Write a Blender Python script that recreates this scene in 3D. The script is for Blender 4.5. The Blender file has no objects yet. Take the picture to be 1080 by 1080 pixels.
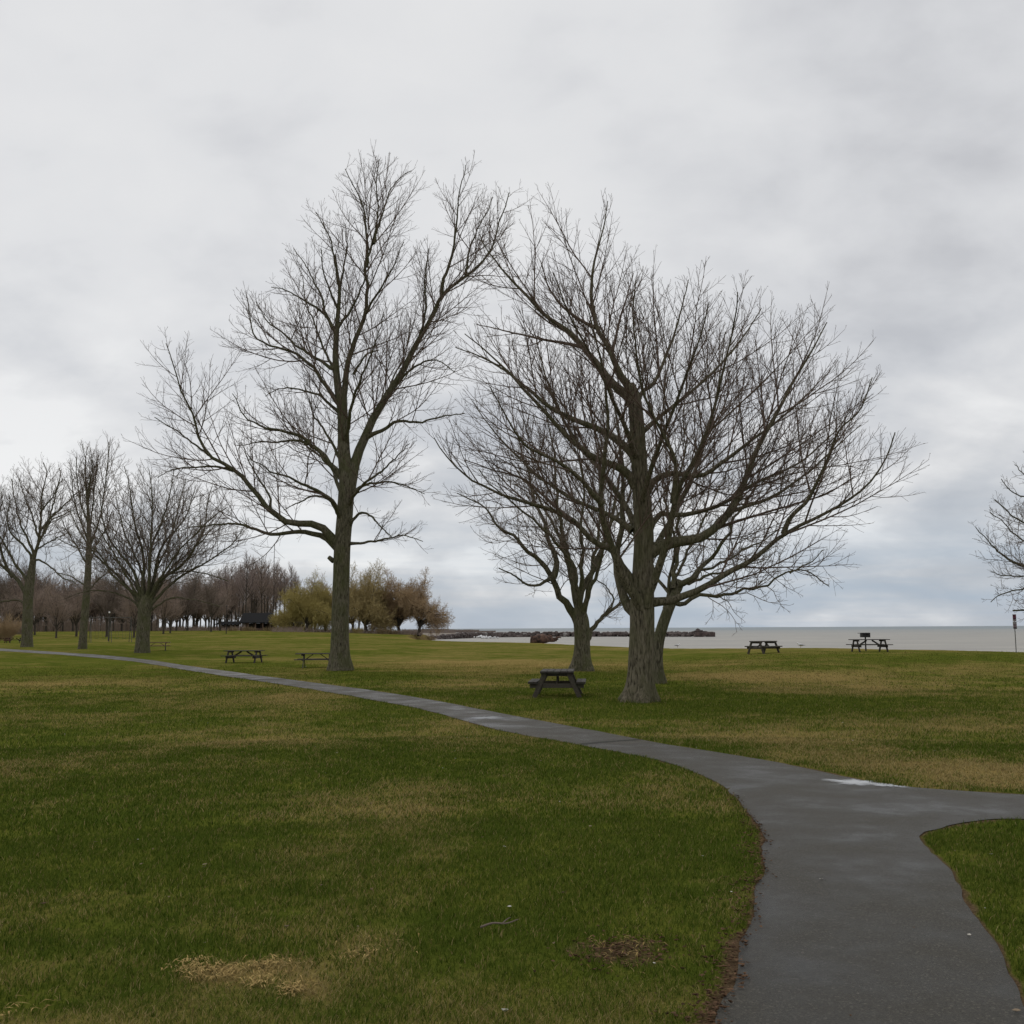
import bpy, math, random
import numpy as np
from mathutils import Vector, Matrix

C = bpy.context.scene.collection
RNG = np.random.default_rng(11)
random.seed(5)
R = math.radians
H = 1.75                      # eye height
F = 1080.0                    # focal length in photo pixels
PITCH = math.atan(122.7/1080)
ROLL = 0.0052

# ------------------------------------------------------------------ camera
_f = np.array([0, math.cos(PITCH), math.sin(PITCH)])
_u0 = np.array([0, -math.sin(PITCH), math.cos(PITCH)])
_r0 = np.array([1.0, 0, 0])
CR = _r0*math.cos(ROLL)-_u0*math.sin(ROLL)
CU = _u0*math.cos(ROLL)+_r0*math.sin(ROLL)
cam_d = bpy.data.cameras.new('camera'); cam = bpy.data.objects.new('camera', cam_d); C.objects.link(cam)
m = Matrix.Identity(4)
for i in range(3):
    m[i][0] = CR[i]; m[i][1] = CU[i]; m[i][2] = -_f[i]
m[2][3] = H
cam.matrix_world = m
cam_d.sensor_width = 36; cam_d.lens = 36*F/1080; cam_d.clip_start = 0.05; cam_d.clip_end = 30000
bpy.context.scene.camera = cam

def ray(px, py):
    return _f + CR*(px-540)/F + CU*(540-py)/F

def at(px, py, Y):
    d = ray(px, py); t = Y/d[1]
    return np.array([0, 0, H])+d*t

# ------------------------------------------------------------------ noise
_PT = np.random.default_rng(3).random((256, 256))
def vnoise(x, y, s=0):
    x = np.asarray(x, float)+s*17.31; y = np.asarray(y, float)+s*9.73
    ix = np.floor(x).astype(int); iy = np.floor(y).astype(int)
    fx = x-ix; fy = y-iy
    fx = fx*fx*(3-2*fx); fy = fy*fy*(3-2*fy)
    a = _PT[ix & 255, iy & 255]; b = _PT[(ix+1) & 255, iy & 255]
    c = _PT[ix & 255, (iy+1) & 255]; d = _PT[(ix+1) & 255, (iy+1) & 255]
    return (a*(1-fx)+b*fx)*(1-fy)+(c*(1-fx)+d*fx)*fy
def fbm(x, y, s=0, o=4):
    v = 0; a = .5; n = 0
    for k in range(o):
        v = v+a*vnoise(x*2**k, y*2**k, s+k); n += a; a *= .5
    return v/n
def S(a, b, x):
    t = np.clip((np.asarray(x, float)-a)/(b-a), 0, 1)
    return t*t*(3-2*t)

# ------------------------------------------------------------------ terrain
LAND = np.array([(-3500, -3500), (3500, -3500), (3500, -1500), (1500, -600), (200, 0), (85, 40), (44, 54), (31, 58.5), (28, 66), (25.6, 70),
                 (23, 75), (19, 82), (14.8, 100), (10.6, 116), (3.0, 146), (-9, 167), (-17, 188), (-23, 230), (-26, 290), (-23, 330),
                 (-15, 390), (-20, 720), (-200, 760), (-900, 720), (-3500, 900)], float)
def poly_sd(P, x, y, closed=True):
    """signed distance to polygon, positive inside"""
    x = np.asarray(x, float); y = np.asarray(y, float)
    sh = x.shape; x = x.ravel(); y = y.ravel()
    d2 = np.full(x.shape, 1e18); ins = np.zeros(x.shape, bool)
    n = len(P)
    for i in range(n):
        ax, ay = P[i]; bx, by = P[(i+1) % n]
        ex, ey = bx-ax, by-ay
        t = np.clip(((x-ax)*ex+(y-ay)*ey)/(ex*ex+ey*ey+1e-12), 0, 1)
        d2 = np.minimum(d2, (x-ax-t*ex)**2+(y-ay-t*ey)**2)
        if ay != by:
            c = ((ay > y) != (by > y)) & (x < ex*(y-ay)/(by-ay)+ax)
            ins ^= c
    d = np.sqrt(d2)
    return np.where(ins, d, -d).reshape(sh)

def zbase(x, y):
    x = np.asarray(x, float); y = np.asarray(y, float)
    u = x/np.maximum(y, 6)
    z = -.28*S(5, 26, y)
    z = z+.5*S(32, 60, y)*S(.1, .3, u)
    z = z+.3*S(60, 110, y)*S(-.05, -.2, u)
    z = z+1.25*S(150, 320, y)*S(-.02, -.25, u)
    z = z+.3*S(180, 260, y)*S(.02, -.1, u)
    z = z+.05*(fbm(x/6, y/6, 4, 2)-.5)*S(6, 14, np.hypot(x, y))
    beach = S(296, 325, y)*S(-.15, -.09, u)
    return z*(1-beach)+(-1.2)*beach
def zt(x, y):
    z = zbase(x, y)
    d = poly_sd(LAND, x, y)
    k = S(-2.2, .7, d+.5*(vnoise(np.asarray(x)*.5, np.asarray(y)*.5, 8)-.5))
    return z*k+(-2.4)*(1-k)
def zt1(x, y): return float(zt(np.array([x]), np.array([y]))[0])
def zb1(x, y): return float(zbase(np.array([x]), np.array([y]))[0])

def G(px, py):
    """ground point seen at a pixel (near ground only)"""
    d = ray(px, py); z = -.1
    for k in range(40):
        t = (z-H)/d[2]
        z = .5*z+.5*zb1(d[0]*t, d[1]*t)
    return np.array([d[0]*t, d[1]*t, z])
def on(px, Y):
    """ground point at distance Y along a photo column (measured at the horizon)"""
    x = (px-540)/F*Y*math.cos(PITCH)
    return np.array([x, Y, zb1(x, Y)])

# ------------------------------------------------------------------ object helpers
def tag(o, label=None, cat=None, group=None, kind=None):
    if label: o['label'] = label
    if cat: o['category'] = cat
    if group: o['group'] = group
    if kind: o['kind'] = kind
    return o
def empty(name, loc, label, cat, group=None, rz=0):
    o = bpy.data.objects.new(name, None); C.objects.link(o)
    o.location = [float(v) for v in loc]; o.rotation_euler = (0, 0, rz); o.empty_display_size = .3
    return tag(o, label, cat, group)
def copy_tree(o, parent=None):
    c = o.copy(); C.objects.link(c)
    if parent: c.parent = parent
    for ch in list(o.children): copy_tree(ch, c)
    return c

class MB:
    """collects vertices / faces, links them as one mesh object"""
    def __init__(s): s.v = []; s.q = []; s.t = []; s.n = 0; s.col = []; s.attr = {}
    def add(s, v, q=None, t=None):
        v = np.asarray(v, float).reshape(-1, 3)
        if q is not None and len(q): s.q.append(np.asarray(q, int).reshape(-1, 4)+s.n)
        if t is not None and len(t): s.t.append(np.asarray(t, int).reshape(-1, 3)+s.n)
        s.v.append(v); s.n += len(v)
    def box(s, c, size, M=None, taper=0, jit=0):
        sx, sy, sz = [k/2 for k in size]
        b = min(sx, sy, sz)*.16
        # chamfered box: 24 verts
        v = []; 
        for X in (-1, 1):
            for Y in (-1, 1):
                for Z in (-1, 1):
                    v += [(X*sx, Y*(sy-b), Z*(sz-b)), (X*(sx-b), Y*sy, Z*(sz-b)), (X*(sx-b), Y*(sy-b), Z*sz)]
        v = np.array(v)
        def I(X, Y, Z, a): return ((X > 0)*4+(Y > 0)*2+(Z > 0))*3+a
        q = []; t = []
        for k in (-1, 1):
            f = [I(k, -1, -1, 0), I(k, 1, -1, 0), I(k, 1, 1, 0), I(k, -1, 1, 0)]; q.append(f if k > 0 else f[::-1])
            f = [I(-1, k, -1, 1), I(-1, k, 1, 1), I(1, k, 1, 1), I(1, k, -1, 1)]; q.append(f if k > 0 else f[::-1])
            f = [I(-1, -1, k, 2), I(1, -1, k, 2), I(1, 1, k, 2), I(-1, 1, k, 2)]; q.append(f if k > 0 else f[::-1])
            for l in (-1, 1):
                f = [I(k, l, -1, 0), I(k, l, -1, 1), I(k, l, 1, 1), I(k, l, 1, 0)]; q.append(f if k*l > 0 else f[::-1])
                f = [I(k, -1, l, 0), I(k, 1, l, 0), I(k, 1, l, 2), I(k, -1, l, 2)]; q.append(f if k*l > 0 else f[::-1])
                f = [I(-1, k, l, 1), I(-1, k, l, 2), I(1, k, l, 2), I(1, k, l, 1)]; q.append(f if k*l > 0 else f[::-1])
                for mm in (-1, 1):
                    f = [I(k, l, mm, 0), I(k, l, mm, 1), I(k, l, mm, 2)]; t.append(f if k*l*mm > 0 else f[::-1])
        if M is not None: v = v@np.array(M)[:3, :3].T
        s.add(v+np.array(c), q, t)
    def beam(s, a, b, w, h, up=(0, 0, 1)):
        """box from a to b, w sideways, h along up"""
        a = np.array(a, float); b = np.array(b, float); d = b-a; L = np.linalg.norm(d); d /= L
        sd = np.cross(d, up)
        if np.linalg.norm(sd) < 1e-4: sd = np.cross(d, (1, 0, 0))
        sd /= np.linalg.norm(sd); u = np.cross(sd, d)
        s.box((a+b)/2, (L, w, h), np.array([d, sd, u]).T)
    def tubes(s, pts, rad, sides, cap=False):
        pts = np.asarray(pts, float); rad = np.asarray(rad, float)
        if pts.ndim == 2: pts = pts[None]; rad = rad[None]
        N, P, _ = pts.shape
        if N == 0: return
        T = np.gradient(pts, axis=1); T /= np.linalg.norm(T, axis=2, keepdims=True)+1e-9
        mean = np.abs(pts[:, -1]-pts[:, 0]); ax = np.argmin(mean, axis=1)
        ref = np.eye(3)[ax][:, None, :]
        n1 = np.cross(T, ref); n1 /= np.linalg.norm(n1, axis=2, keepdims=True)+1e-9
        n2 = np.cross(T, n1)
        a = np.arange(sides)/sides*2*math.pi
        v = pts[:, :, None, :]+rad[:, :, None, None]*(n1[:, :, None, :]*np.cos(a)[None, None, :, None]+n2[:, :, None, :]*np.sin(a)[None, None, :, None])
        idx = np.arange(N*P*sides).reshape(N, P, sides)
        A = idx[:, :-1, :]; B = np.roll(idx, -1, 2)[:, :-1, :]; Cc = np.roll(idx, -1, 2)[:, 1:, :]; D = idx[:, 1:, :]
        q = np.stack([A, B, Cc, D], -1).reshape(-1, 4)
        t = None
        if cap:
            t = []
            for n in range(N):
                for e, fl in ((0, 1), (P-1, 0)):
                    r = idx[n, e]
                    for k in range(1, sides-1): t.append((r[0], r[k], r[k+1]) if not fl else (r[0], r[k+1], r[k]))
        s.add(v.reshape(-1, 3), q, t)
    def build(s, name, mat, parent=None, smooth=False, off=None, attrs=None, cols=None):
        v = np.concatenate(s.v) if s.v else np.zeros((0, 3))
        if off is not None: v = v-np.array(off)
        q = np.concatenate(s.q) if s.q else np.zeros((0, 4), int)
        t = np.concatenate(s.t) if s.t else np.zeros((0, 3), int)
        me = bpy.data.meshes.new(name)
        me.vertices.add(len(v)); me.vertices.foreach_set('co', v.ravel().astype(np.float32))
        li = np.concatenate([q.ravel(), t.ravel()]).astype(np.int32)
        me.loops.add(len(li)); me.loops.foreach_set('vertex_index', li)
        ls = np.concatenate([np.arange(len(q))*4, len(q)*4+np.arange(len(t))*3]).astype(np.int32)
        me.polygons.add(len(ls)); me.polygons.foreach_set('loop_start', ls)
        me.update(calc_edges=True)
        if smooth: me.polygons.foreach_set('use_smooth', np.ones(len(ls), bool))
        else: me.polygons.foreach_set('use_smooth', np.zeros(len(ls), bool))
        for k, a in (attrs or {}).items():
            at_ = me.attributes.new(k, 'FLOAT', 'POINT'); at_.data.foreach_set('value', np.asarray(a, np.float32))
        for k, a in (cols or {}).items():
            at_ = me.attributes.new(k, 'FLOAT_COLOR', 'POINT')
            c4 = np.ones((len(v), 4), np.float32); c4[:, :3] = a; at_.data.foreach_set('color', c4.ravel())
        me.materials.append(mat)
        o = bpy.data.objects.new(name, me); C.objects.link(o)
        if parent is not None: o.parent = parent
        return o

# ------------------------------------------------------------------ materials
def mat(name):
    m = bpy.data.materials.new(name); m.use_nodes = True
    nt = m.node_tree; b = nt.nodes['Principled BSDF']
    return m, nt, b
def N(nt, t, **k):
    n = nt.nodes.new(t)
    for a, v in k.items():
        if a in n.bl_rna.properties: setattr(n, a, v)
        else: n.inputs[a].default_value = v
    return n
def ramp(nt, fac, stops):
    r = nt.nodes.new('ShaderNodeValToRGB'); e = r.color_ramp.elements
    while len(e) < len(stops): e.new(.5)
    for i, (p, c) in enumerate(stops):
        e[i].position = p; e[i].color = (*c, 1) if len(c) == 3 else c
    nt.links.new(fac, r.inputs[0]); return r.outputs[0]
def mapped(nt, scale, coord='Object'):
    tc = nt.nodes.new('ShaderNodeTexCoord'); mp = nt.nodes.new('ShaderNodeMapping')
    mp.inputs['Scale'].default_value = scale; nt.links.new(tc.outputs[coord], mp.inputs[0]); return mp.outputs[0]
def noise(nt, vec, scale, detail=4, rough=.55, dist=0):
    n = nt.nodes.new('ShaderNodeTexNoise'); n.inputs['Scale'].default_value = scale; n.inputs['Detail'].default_value = detail
    n.inputs['Roughness'].default_value = rough; n.inputs['Distortion'].default_value = dist
    nt.links.new(vec, n.inputs['Vector']); return n.outputs['Fac']
def bump(nt, h, strength, dist, b):
    n = nt.nodes.new('ShaderNodeBump'); n.inputs['Strength'].default_value = strength; n.inputs['Distance'].default_value = dist
    nt.links.new(h, n.inputs['Height']); nt.links.new(n.outputs[0], b.inputs['Normal'])
def mixc(nt, fac, a, b, mode='MIX'):
    n = nt.nodes.new('ShaderNodeMix'); n.data_type = 'RGBA'; n.blend_type = mode
    def put(sock, v):
        if hasattr(v, 'links'): nt.links.new(v, sock)
        elif isinstance(v, (int, float)): sock.default_value = v
        else: sock.default_value = (*v, 1)
    put(n.inputs[0], fac); put(n.inputs[6], a); put(n.inputs[7], b)
    return n.outputs[2]
def math_(nt, op, a, b=None, clamp=False):
    n = nt.nodes.new('ShaderNodeMath'); n.operation = op; n.use_clamp = clamp
    for i, v in enumerate((a, b)):
        if v is None: continue
        if hasattr(v, 'links'): nt.links.new(v, n.inputs[i])
        else: n.inputs[i].default_value = v
    return n.outputs[0]

def bark_mat(name, dark, mid, light, moss, moss_amt=.5, sc=1.0):
    m, nt, b = mat(name)
    v = mapped(nt, (9*sc, 9*sc, 1.6*sc))
    n1 = noise(nt, v, 2.2, 6, .65, .8)
    v2 = mapped(nt, (1, 1, .6)); n2 = noise(nt, v2, 2.0, 3)
    c = ramp(nt, n1, [(.36, dark), (.48, mid), (.62, light)])
    fac = ramp(nt, n2, [(.42, (0, 0, 0)), (.62, (moss_amt,)*3)])
    c = mixc(nt, fac, c, moss)
    nt.links.new(c, b.inputs['Base Color']); b.inputs['Roughness'].default_value = .95
    b.inputs['Specular IOR Level'].default_value = .15
    bump(nt, n1, 1.0, .09, b); return m
M_bark = bark_mat('bark_greybrown', (.035, .03, .021), (.135, .117, .08), (.235, .205, .145), (.105, .105, .05), .55)
M_bark2 = bark_mat('bark_mossy', (.032, .029, .02), (.11, .099, .066), (.19, .17, .12), (.09, .096, .04), .65)
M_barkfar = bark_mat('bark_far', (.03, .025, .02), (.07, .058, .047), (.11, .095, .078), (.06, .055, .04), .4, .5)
def twig_mat(name, c1, c2, rough=.85):
    m, nt, b = mat(name)
    v = mapped(nt, (1, 1, 1)); n = noise(nt, v, 1.3, 3)
    nt.links.new(ramp(nt, n, [(.35, c1), (.65, c2)]), b.inputs['Base Color'])
    b.inputs['Roughness'].default_value = rough; b.inputs['Specular IOR Level'].default_value = .15; return m
M_twig = twig_mat('twig_redbrown', (.105, .074, .058), (.16, .118, .095))
M_twig2 = twig_mat('twig_greybrown', (.13, .10, .08), (.20, .16, .13))
M_twigfar = twig_mat('twig_far_hazed_brown', (.25, .19, .155), (.36, .28, .23))  # brown lightened in the colour itself, in place of haze over the far wood
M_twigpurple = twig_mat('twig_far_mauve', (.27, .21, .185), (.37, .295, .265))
M_willow = twig_mat('twig_willow_yellow', (.31, .255, .085), (.41, .335, .12))
M_willow2 = twig_mat('twig_willow_olive', (.30, .23, .10), (.38, .30, .14))
M_willow3 = twig_mat('twig_orange_brown', (.32, .225, .13), (.42, .305, .18))
M_straw = twig_mat('dry_stalks', (.2, .15, .08), (.28, .21, .12))
M_reed = twig_mat('reed_stalks', (.2, .16, .14), (.28, .225, .19))

def wood_mat(name, a, b_, c):
    m, nt, b = mat(name)
    v = mapped(nt, (2, 30, 30)); n = noise(nt, v, 2, 5, .6)
    v2 = mapped(nt, (1, 1, 1)); n2 = noise(nt, v2, 4, 3)
    col = ramp(nt, n, [(.3, a), (.55, b_), (.75, c)])
    col = mixc(nt, ramp(nt, n2, [(.45, (0, 0, 0)), (.7, (.6, .6, .6))]), col, (.05, .055, .03))
    nt.links.new(col, b.inputs['Base Color']); b.inputs['Roughness'].default_value = .8
    bump(nt, n, .5, .01, b); return m
M_wood = wood_mat('weathered_wood', (.03, .023, .017), (.068, .055, .04), (.12, .1, .075))
M_wooddark = wood_mat('dark_weathered_wood', (.018, .014, .011), (.04, .031, .025), (.07, .056, .046))
def plain(name, col, rough=.6, metal=0, var=.25, sc=8):
    m, nt, b = mat(name)
    v = mapped(nt, (1, 1, 1)); n = noise(nt, v, sc, 4)
    lo = tuple(k*(1-var) for k in col); hi = tuple(k*(1+var) for k in col)
    nt.links.new(ramp(nt, n, [(.35, lo), (.65, hi)]), b.inputs['Base Color'])
    b.inputs['Roughness'].default_value = rough; b.inputs['Metallic'].default_value = metal; return m
M_steel = plain('galvanised_steel', (.2, .2, .19), .5, .6)
M_oldsteel = plain('weathered_steel', (.085, .08, .07), .8, .2)
M_dkmetal = plain('dark_pipe', (.05, .048, .045), .5, .4)
M_black = plain('black_iron', (.02, .018, .018), .6, .3)
M_maroon = plain('maroon_sign_paint', (.13, .02, .045), .5)
M_mauve = plain('mauve_sign_paint', (.22, .16, .19), .5)
M_white = plain('white_paint', (.7, .7, .7), .5, 0, .06)
M_roof = plain('dark_shingle', (.007, .007, .008), 1)
M_brick = plain('brown_brick', (.13, .085, .06), .9, 0, .4, 3)
M_grey = plain('grey_feather', (.35, .36, .38), .8)
M_drift = plain('driftwood_redbrown', (.085, .048, .034), .9, 0, .7, 2.5)
M_globe = plain('white_globe', (.75, .74, .72), .3, 0, .05)

# rock (per-boulder tone)
M_rock, nt, b = mat('breakwater_rock')
a_ = N(nt, 'ShaderNodeAttribute', attribute_name='tone')
nv = noise(nt, mapped(nt, (1, 1, 1)), 1.4, 4)
c = ramp(nt, a_.outputs['Fac'], [(0, (.028, .02, .018)), (.6, (.08, .055, .048)), (.9, (.13, .10, .09)), (1, (.4, .38, .36))])
nt.links.new(mixc(nt, .5, c, ramp(nt, nv, [(.3, (.02, .015, .013)), (.7, (.12, .09, .08))])), b.inputs['Base Color'])
b.inputs['Roughness'].default_value = .8

# ------------------------------------------------------------------ lawn colour fields
DRYS = [  # px, py, radius x, radius y (px), amount : straw coloured patches in the photograph's turf
 (140, 800, 150, 28, .5), (60, 720, 90, 10, .55), (130, 735, 120, 10, .5), (40, 760, 60, 12, .4), (290, 735, 70, 16, .6), (330, 775, 60, 8, .3),
 (420, 848, 90, 25, .6), (470, 770, 70, 14, .3), (228, 1027, 34, 10, 1.0), (290, 1022, 26, 8, .8), (310, 1044, 16, 7, .9), (400, 1000, 40, 20, .35), (20, 1078, 30, 8, .35),
 (820, 775, 120, 14, .65), (980, 765, 120, 10, .7), (1000, 815, 90, 14, .65), (900, 800, 110, 14, .5), (1000, 725, 120, 6, .5), (850, 728, 90, 5, .4), (760, 712, 60, 6, .6), (880, 712, 100, 6, .6), (1010, 705, 90, 6, .5),
 (560, 700, 100, 7, .5), (430, 700, 60, 6, .5), (480, 688, 60, 4, .4), (470, 722, 60, 6, .4), (760, 745, 60, 8, .3), (500, 920, 80, 30, .2)]
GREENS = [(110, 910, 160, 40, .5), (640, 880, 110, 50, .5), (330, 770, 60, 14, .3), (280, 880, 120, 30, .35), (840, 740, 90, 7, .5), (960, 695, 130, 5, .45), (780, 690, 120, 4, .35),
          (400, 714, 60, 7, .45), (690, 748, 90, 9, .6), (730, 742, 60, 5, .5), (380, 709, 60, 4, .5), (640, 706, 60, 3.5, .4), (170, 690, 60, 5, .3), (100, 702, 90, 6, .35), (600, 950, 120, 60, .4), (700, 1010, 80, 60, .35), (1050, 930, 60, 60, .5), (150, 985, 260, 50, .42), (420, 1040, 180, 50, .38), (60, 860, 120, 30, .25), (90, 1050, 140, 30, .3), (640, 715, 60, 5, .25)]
def world_patch(L):
    out = []
    for px, py, rx, ry, a in L:
        c = G(px, py); e = G(px+rx, py); f = G(px, py-ry); g = G(px, py+ry)
        out.append((c[0], c[1], abs(e[0]-c[0])+.05, abs(f[1]-g[1])/2+.05, a))
    return out
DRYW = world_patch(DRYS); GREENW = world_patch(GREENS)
def dryness(x, y):
    wx = x+2.5*(fbm(x*.35, y*.35, 21)-.5)*np.clip(np.hypot(x, y)/12, .25, 2); wy = y+2.5*(fbm(x*.35, y*.35, 31)-.5)*np.clip(np.hypot(x, y)/12, .25, 2)
    d = .10+.10*S(8, 20, np.hypot(x, y))+1.1*(fbm(x*.16, y*.16, 1)-.5)+.9*(fbm(x*.7, y*.7, 2)-.5)+.7*(fbm(x*2.6, y*2.6, 12, 3)-.5)
    d = d+.10*S(22, 60, np.hypot(x, y))-.09*S(.02, -.12, x/np.maximum(y, 4))
    for cx, cy, sx, sy, a in DRYW: d = d+a*np.exp(-(((wx-cx)/sx)**2+((wy-cy)/sy)**2))
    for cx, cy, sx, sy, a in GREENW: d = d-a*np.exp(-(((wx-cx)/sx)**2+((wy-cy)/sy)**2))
    return np.clip(d, 0, 1)

# ------------------------------------------------------------------ path outline
UP = [(-60, 680.5), (0, 684), (70, 688.5), (140, 694), (220, 705.5), (300, 716), (400, 729.5), (500, 747), (600, 766), (700, 785), (780, 797.5), (850, 811), (900, 822), (940, 828.5), (1000, 834), (1080, 839), (1200, 846), (1400, 855)]
LOW = [(-60, 682.5), (0, 686.5), (70, 691), (140, 697.5), (220, 710.5), (300, 722.5), (400, 739.5), (460, 752), (530, 771), (600, 784), (660, 795), (705, 805), (740, 818), (770, 837), (793, 862), (806, 890), (806, 920), (797, 960), (781, 1010), (762, 1060), (752, 1110), (735, 1250)]
NOTCH = [(1400, 884), (1200, 872), (1080, 865), (1030, 867), (995, 873), (977, 882), (980, 897), (1003, 925), (1030, 965), (1055, 1010), (1078, 1055), (1110, 1120), (1175, 1250)]
def smooth_line(W, n=8):
    W = np.array(W); out = []
    for i in range(len(W)-1):
        p0 = W[max(i-1, 0)]; p1 = W[i]; p2 = W[i+1]; p3 = W[min(i+2, len(W)-1)]
        for k in range(n):
            t = k/n
            out.append(.5*((2*p1)+(-p0+p2)*t+(2*p0-5*p1+4*p2-p3)*t*t+(-p0+3*p1-3*p2+p3)*t**3))
    out.append(W[-1]); return np.array(out)
def gl(L): return smooth_line([G(*p)[:2] for p in L], 7)
w_up, w_low, w_notch = gl(UP), gl(LOW), gl(NOTCH)
# carry the near end of the path on behind the camera, the right arm on past the frame
def ext(L, dx, dy): return np.vstack([L, L[-1]+np.array([dx, dy])])
w_low = ext(w_low, -.6, -6); w_notch2 = ext(w_notch, -.2, -6)
def wob(L, a, s):
    d = np.gradient(L, axis=0); n = np.stack([-d[:, 1], d[:, 0]], 1); n /= np.linalg.norm(n, axis=1)[:, None]+1e-9
    return L+n*(a*(fbm(L[:, 0]*2.3, L[:, 1]*2.3, s, 3)-.5))[:, None]
w_up = wob(w_up, .10, 41); w_low = wob(w_low, .13, 42); w_notch2 = wob(w_notch2, .12, 43)
PATH = np.vstack([w_up, w_notch2, w_low[::-1]])

def dirt_field(x, y):
    """bare earth: along the edge of the asphalt near the camera, and one scuffed patch"""
    dist = -poly_sd(PATH, x, y)
    r = np.hypot(x, y)
    wd = (.02+.11*S(.3, .62, fbm(x*.9, y*.9, 57, 3))*S(3.5, 5, y)*S(9.5, 7.0, y)*S(2.6, 1.8, x)+.16*S(.42, .8, fbm(x*1.3, y*1.3, 51, 3))+.05*(fbm(x*7, y*7, 52, 2)-.3))*(1-.6*S(9, 20, r))
    e = 1-S(.35, 1.1, dist/np.maximum(wd, .008))
    c = G(655, 1005); q = ((x-c[0])/.27)**2+((y-c[1])/.24)**2
    p = 1-S(.2, 1.4, q+2.2*(fbm(x*9, y*9, 53, 3)-.45))
    trees = 0
    for tx, ty, tr in TREE_FEET:
        dd = np.hypot(x-tx, y-ty)-tr
        trees = np.maximum(trees, .45*(1-S(.0, .2, dd+.15*(fbm(x*5, y*5, 3, 2)-.5))))
    return np.clip(np.maximum(np.maximum(e, p*.85), trees), 0, 1), dist
TREE_FEET = [(*G(674, 740)[:2], .5), (*at(359, 705, 51)[:2], .55), (*at(614, 706, 49)[:2], .4), (*at(694, 718, 38)[:2], .25)]

# lawn / earth colours (linear)
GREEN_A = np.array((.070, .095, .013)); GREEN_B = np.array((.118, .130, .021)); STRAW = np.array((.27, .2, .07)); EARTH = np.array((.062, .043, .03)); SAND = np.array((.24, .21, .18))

M_lawn, nt, b = mat('lawn_turf')
geo = N(nt, 'ShaderNodeNewGeometry'); P_ = geo.outputs['Position']
ad = N(nt, 'ShaderNodeAttribute', attribute_name='dry').outputs['Fac']
ae = N(nt, 'ShaderNodeAttribute', attribute_name='earth').outputs['Fac']
asn = N(nt, 'ShaderNodeAttribute', attribute_name='sand').outputs['Fac']
nf = noise(nt, P_, 55, 5, .7); nm = noise(nt, P_, 6, 4, .6); nl = noise(nt, P_, .9, 3)
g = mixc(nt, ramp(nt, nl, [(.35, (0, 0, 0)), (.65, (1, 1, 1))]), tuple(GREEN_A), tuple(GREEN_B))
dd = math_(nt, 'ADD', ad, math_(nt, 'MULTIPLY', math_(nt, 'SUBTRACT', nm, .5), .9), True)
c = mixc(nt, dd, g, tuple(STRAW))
c = mixc(nt, 1.0, c, ramp(nt, nf, [(.3, (.55, .55, .55)), (.7, (1.3, 1.3, 1.3))]), 'MULTIPLY')
ec = ramp(nt, nf, [(.3, (.04, .026, .016)), (.5, (.10, .067, .04)), (.72, (.21, .145, .08))])
c = mixc(nt, ae, c, ec)
c = mixc(nt, asn, c, tuple(SAND))
nt.links.new(c, b.inputs['Base Color']); b.inputs['Roughness'].default_value = 1; b.inputs['Specular IOR Level'].default_value = .0
bump(nt, nf, .8, .02, b)

# ------------------------------------------------------------------ ground sheet
fr = np.concatenate([np.arange(-180, -42, 4.0), np.arange(-42, 42, .2), np.arange(42, 180, 4.0)])
th = np.radians(90-fr)
rs = [0.0]; r = 1.2
while r < 3400: rs.append(r); r *= 1.0075 if r < 420 else 1.05
rs = np.array(rs)
RR, TT = np.meshgrid(rs, th, indexing='ij')
X = RR*np.cos(TT); Y = RR*np.sin(TT)
x = X.ravel(); y = Y.ravel()
z = zt(x, y)
earth, pd = dirt_field(x, y)
sdl = poly_sd(LAND, x, y)
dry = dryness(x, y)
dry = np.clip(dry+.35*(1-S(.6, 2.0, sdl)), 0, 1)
earth = np.maximum(earth, .7*(1-S(.1, .9, sdl)))
sand = S(296, 325, y)*S(-.15, -.09, x/np.maximum(y, 1))
z = z-.01*S(-.0, .12, -pd+.0)                     # the turf is a touch higher than the bed under the asphalt
na = len(th); ids = np.arange(len(x)).reshape(len(rs), na)
A = ids[:-1]; Bn = np.roll(ids, -1, 1)[:-1]; Cn = np.roll(ids, -1, 1)[1:]; D = ids[1:]
mb = MB(); mb.add(np.stack([x, y, z], 1), np.stack([A, D, Cn, Bn], -1).reshape(-1, 4)[:, ::-1])
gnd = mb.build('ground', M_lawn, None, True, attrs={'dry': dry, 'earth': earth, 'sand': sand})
if gnd.data.polygons[len(gnd.data.polygons)//2].normal.z < 0: gnd.data.flip_normals()
tag(gnd, 'wide mown lawn of green turf mottled with straw coloured patches', 'lawn', None, 'structure')

# ------------------------------------------------------------------ path
M_asph, nt, b = mat('damp_asphalt')
geo = N(nt, 'ShaderNodeNewGeometry'); P_ = geo.outputs['Position']
n1 = noise(nt, P_, 165, 4, .75); n2 = noise(nt, P_, 1.1, 4, .6); n3 = noise(nt, P_, 14, 4, .65)
vo = N(nt, 'ShaderNodeTexVoronoi'); vo.inputs['Scale'].default_value = 95; nt.links.new(P_, vo.inputs['Vector'])
c = ramp(nt, n1, [(.34, (.014, .0125, .009)), (.5, (.053, .0485, .037)), (.68, (.135, .122, .098))])
c = mixc(nt, .55, c, ramp(nt, vo.outputs['Color'], [(.1, (.026, .0235, .018)), (.75, (.066, .060, .047)), (1, (.19, .172, .14))]))
c = mixc(nt, 1.0, c, ramp(nt, n2, [(.32, (.66, .66, .67)), (.68, (1.2, 1.19, 1.16))]), 'MULTIPLY')
c = mixc(nt, ramp(nt, n3, [(.62, (0, 0, 0)), (.8, (.45, .45, .45))]), c, (.05, .045, .035))
nt.links.new(c, b.inputs['Base Color'])
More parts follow.
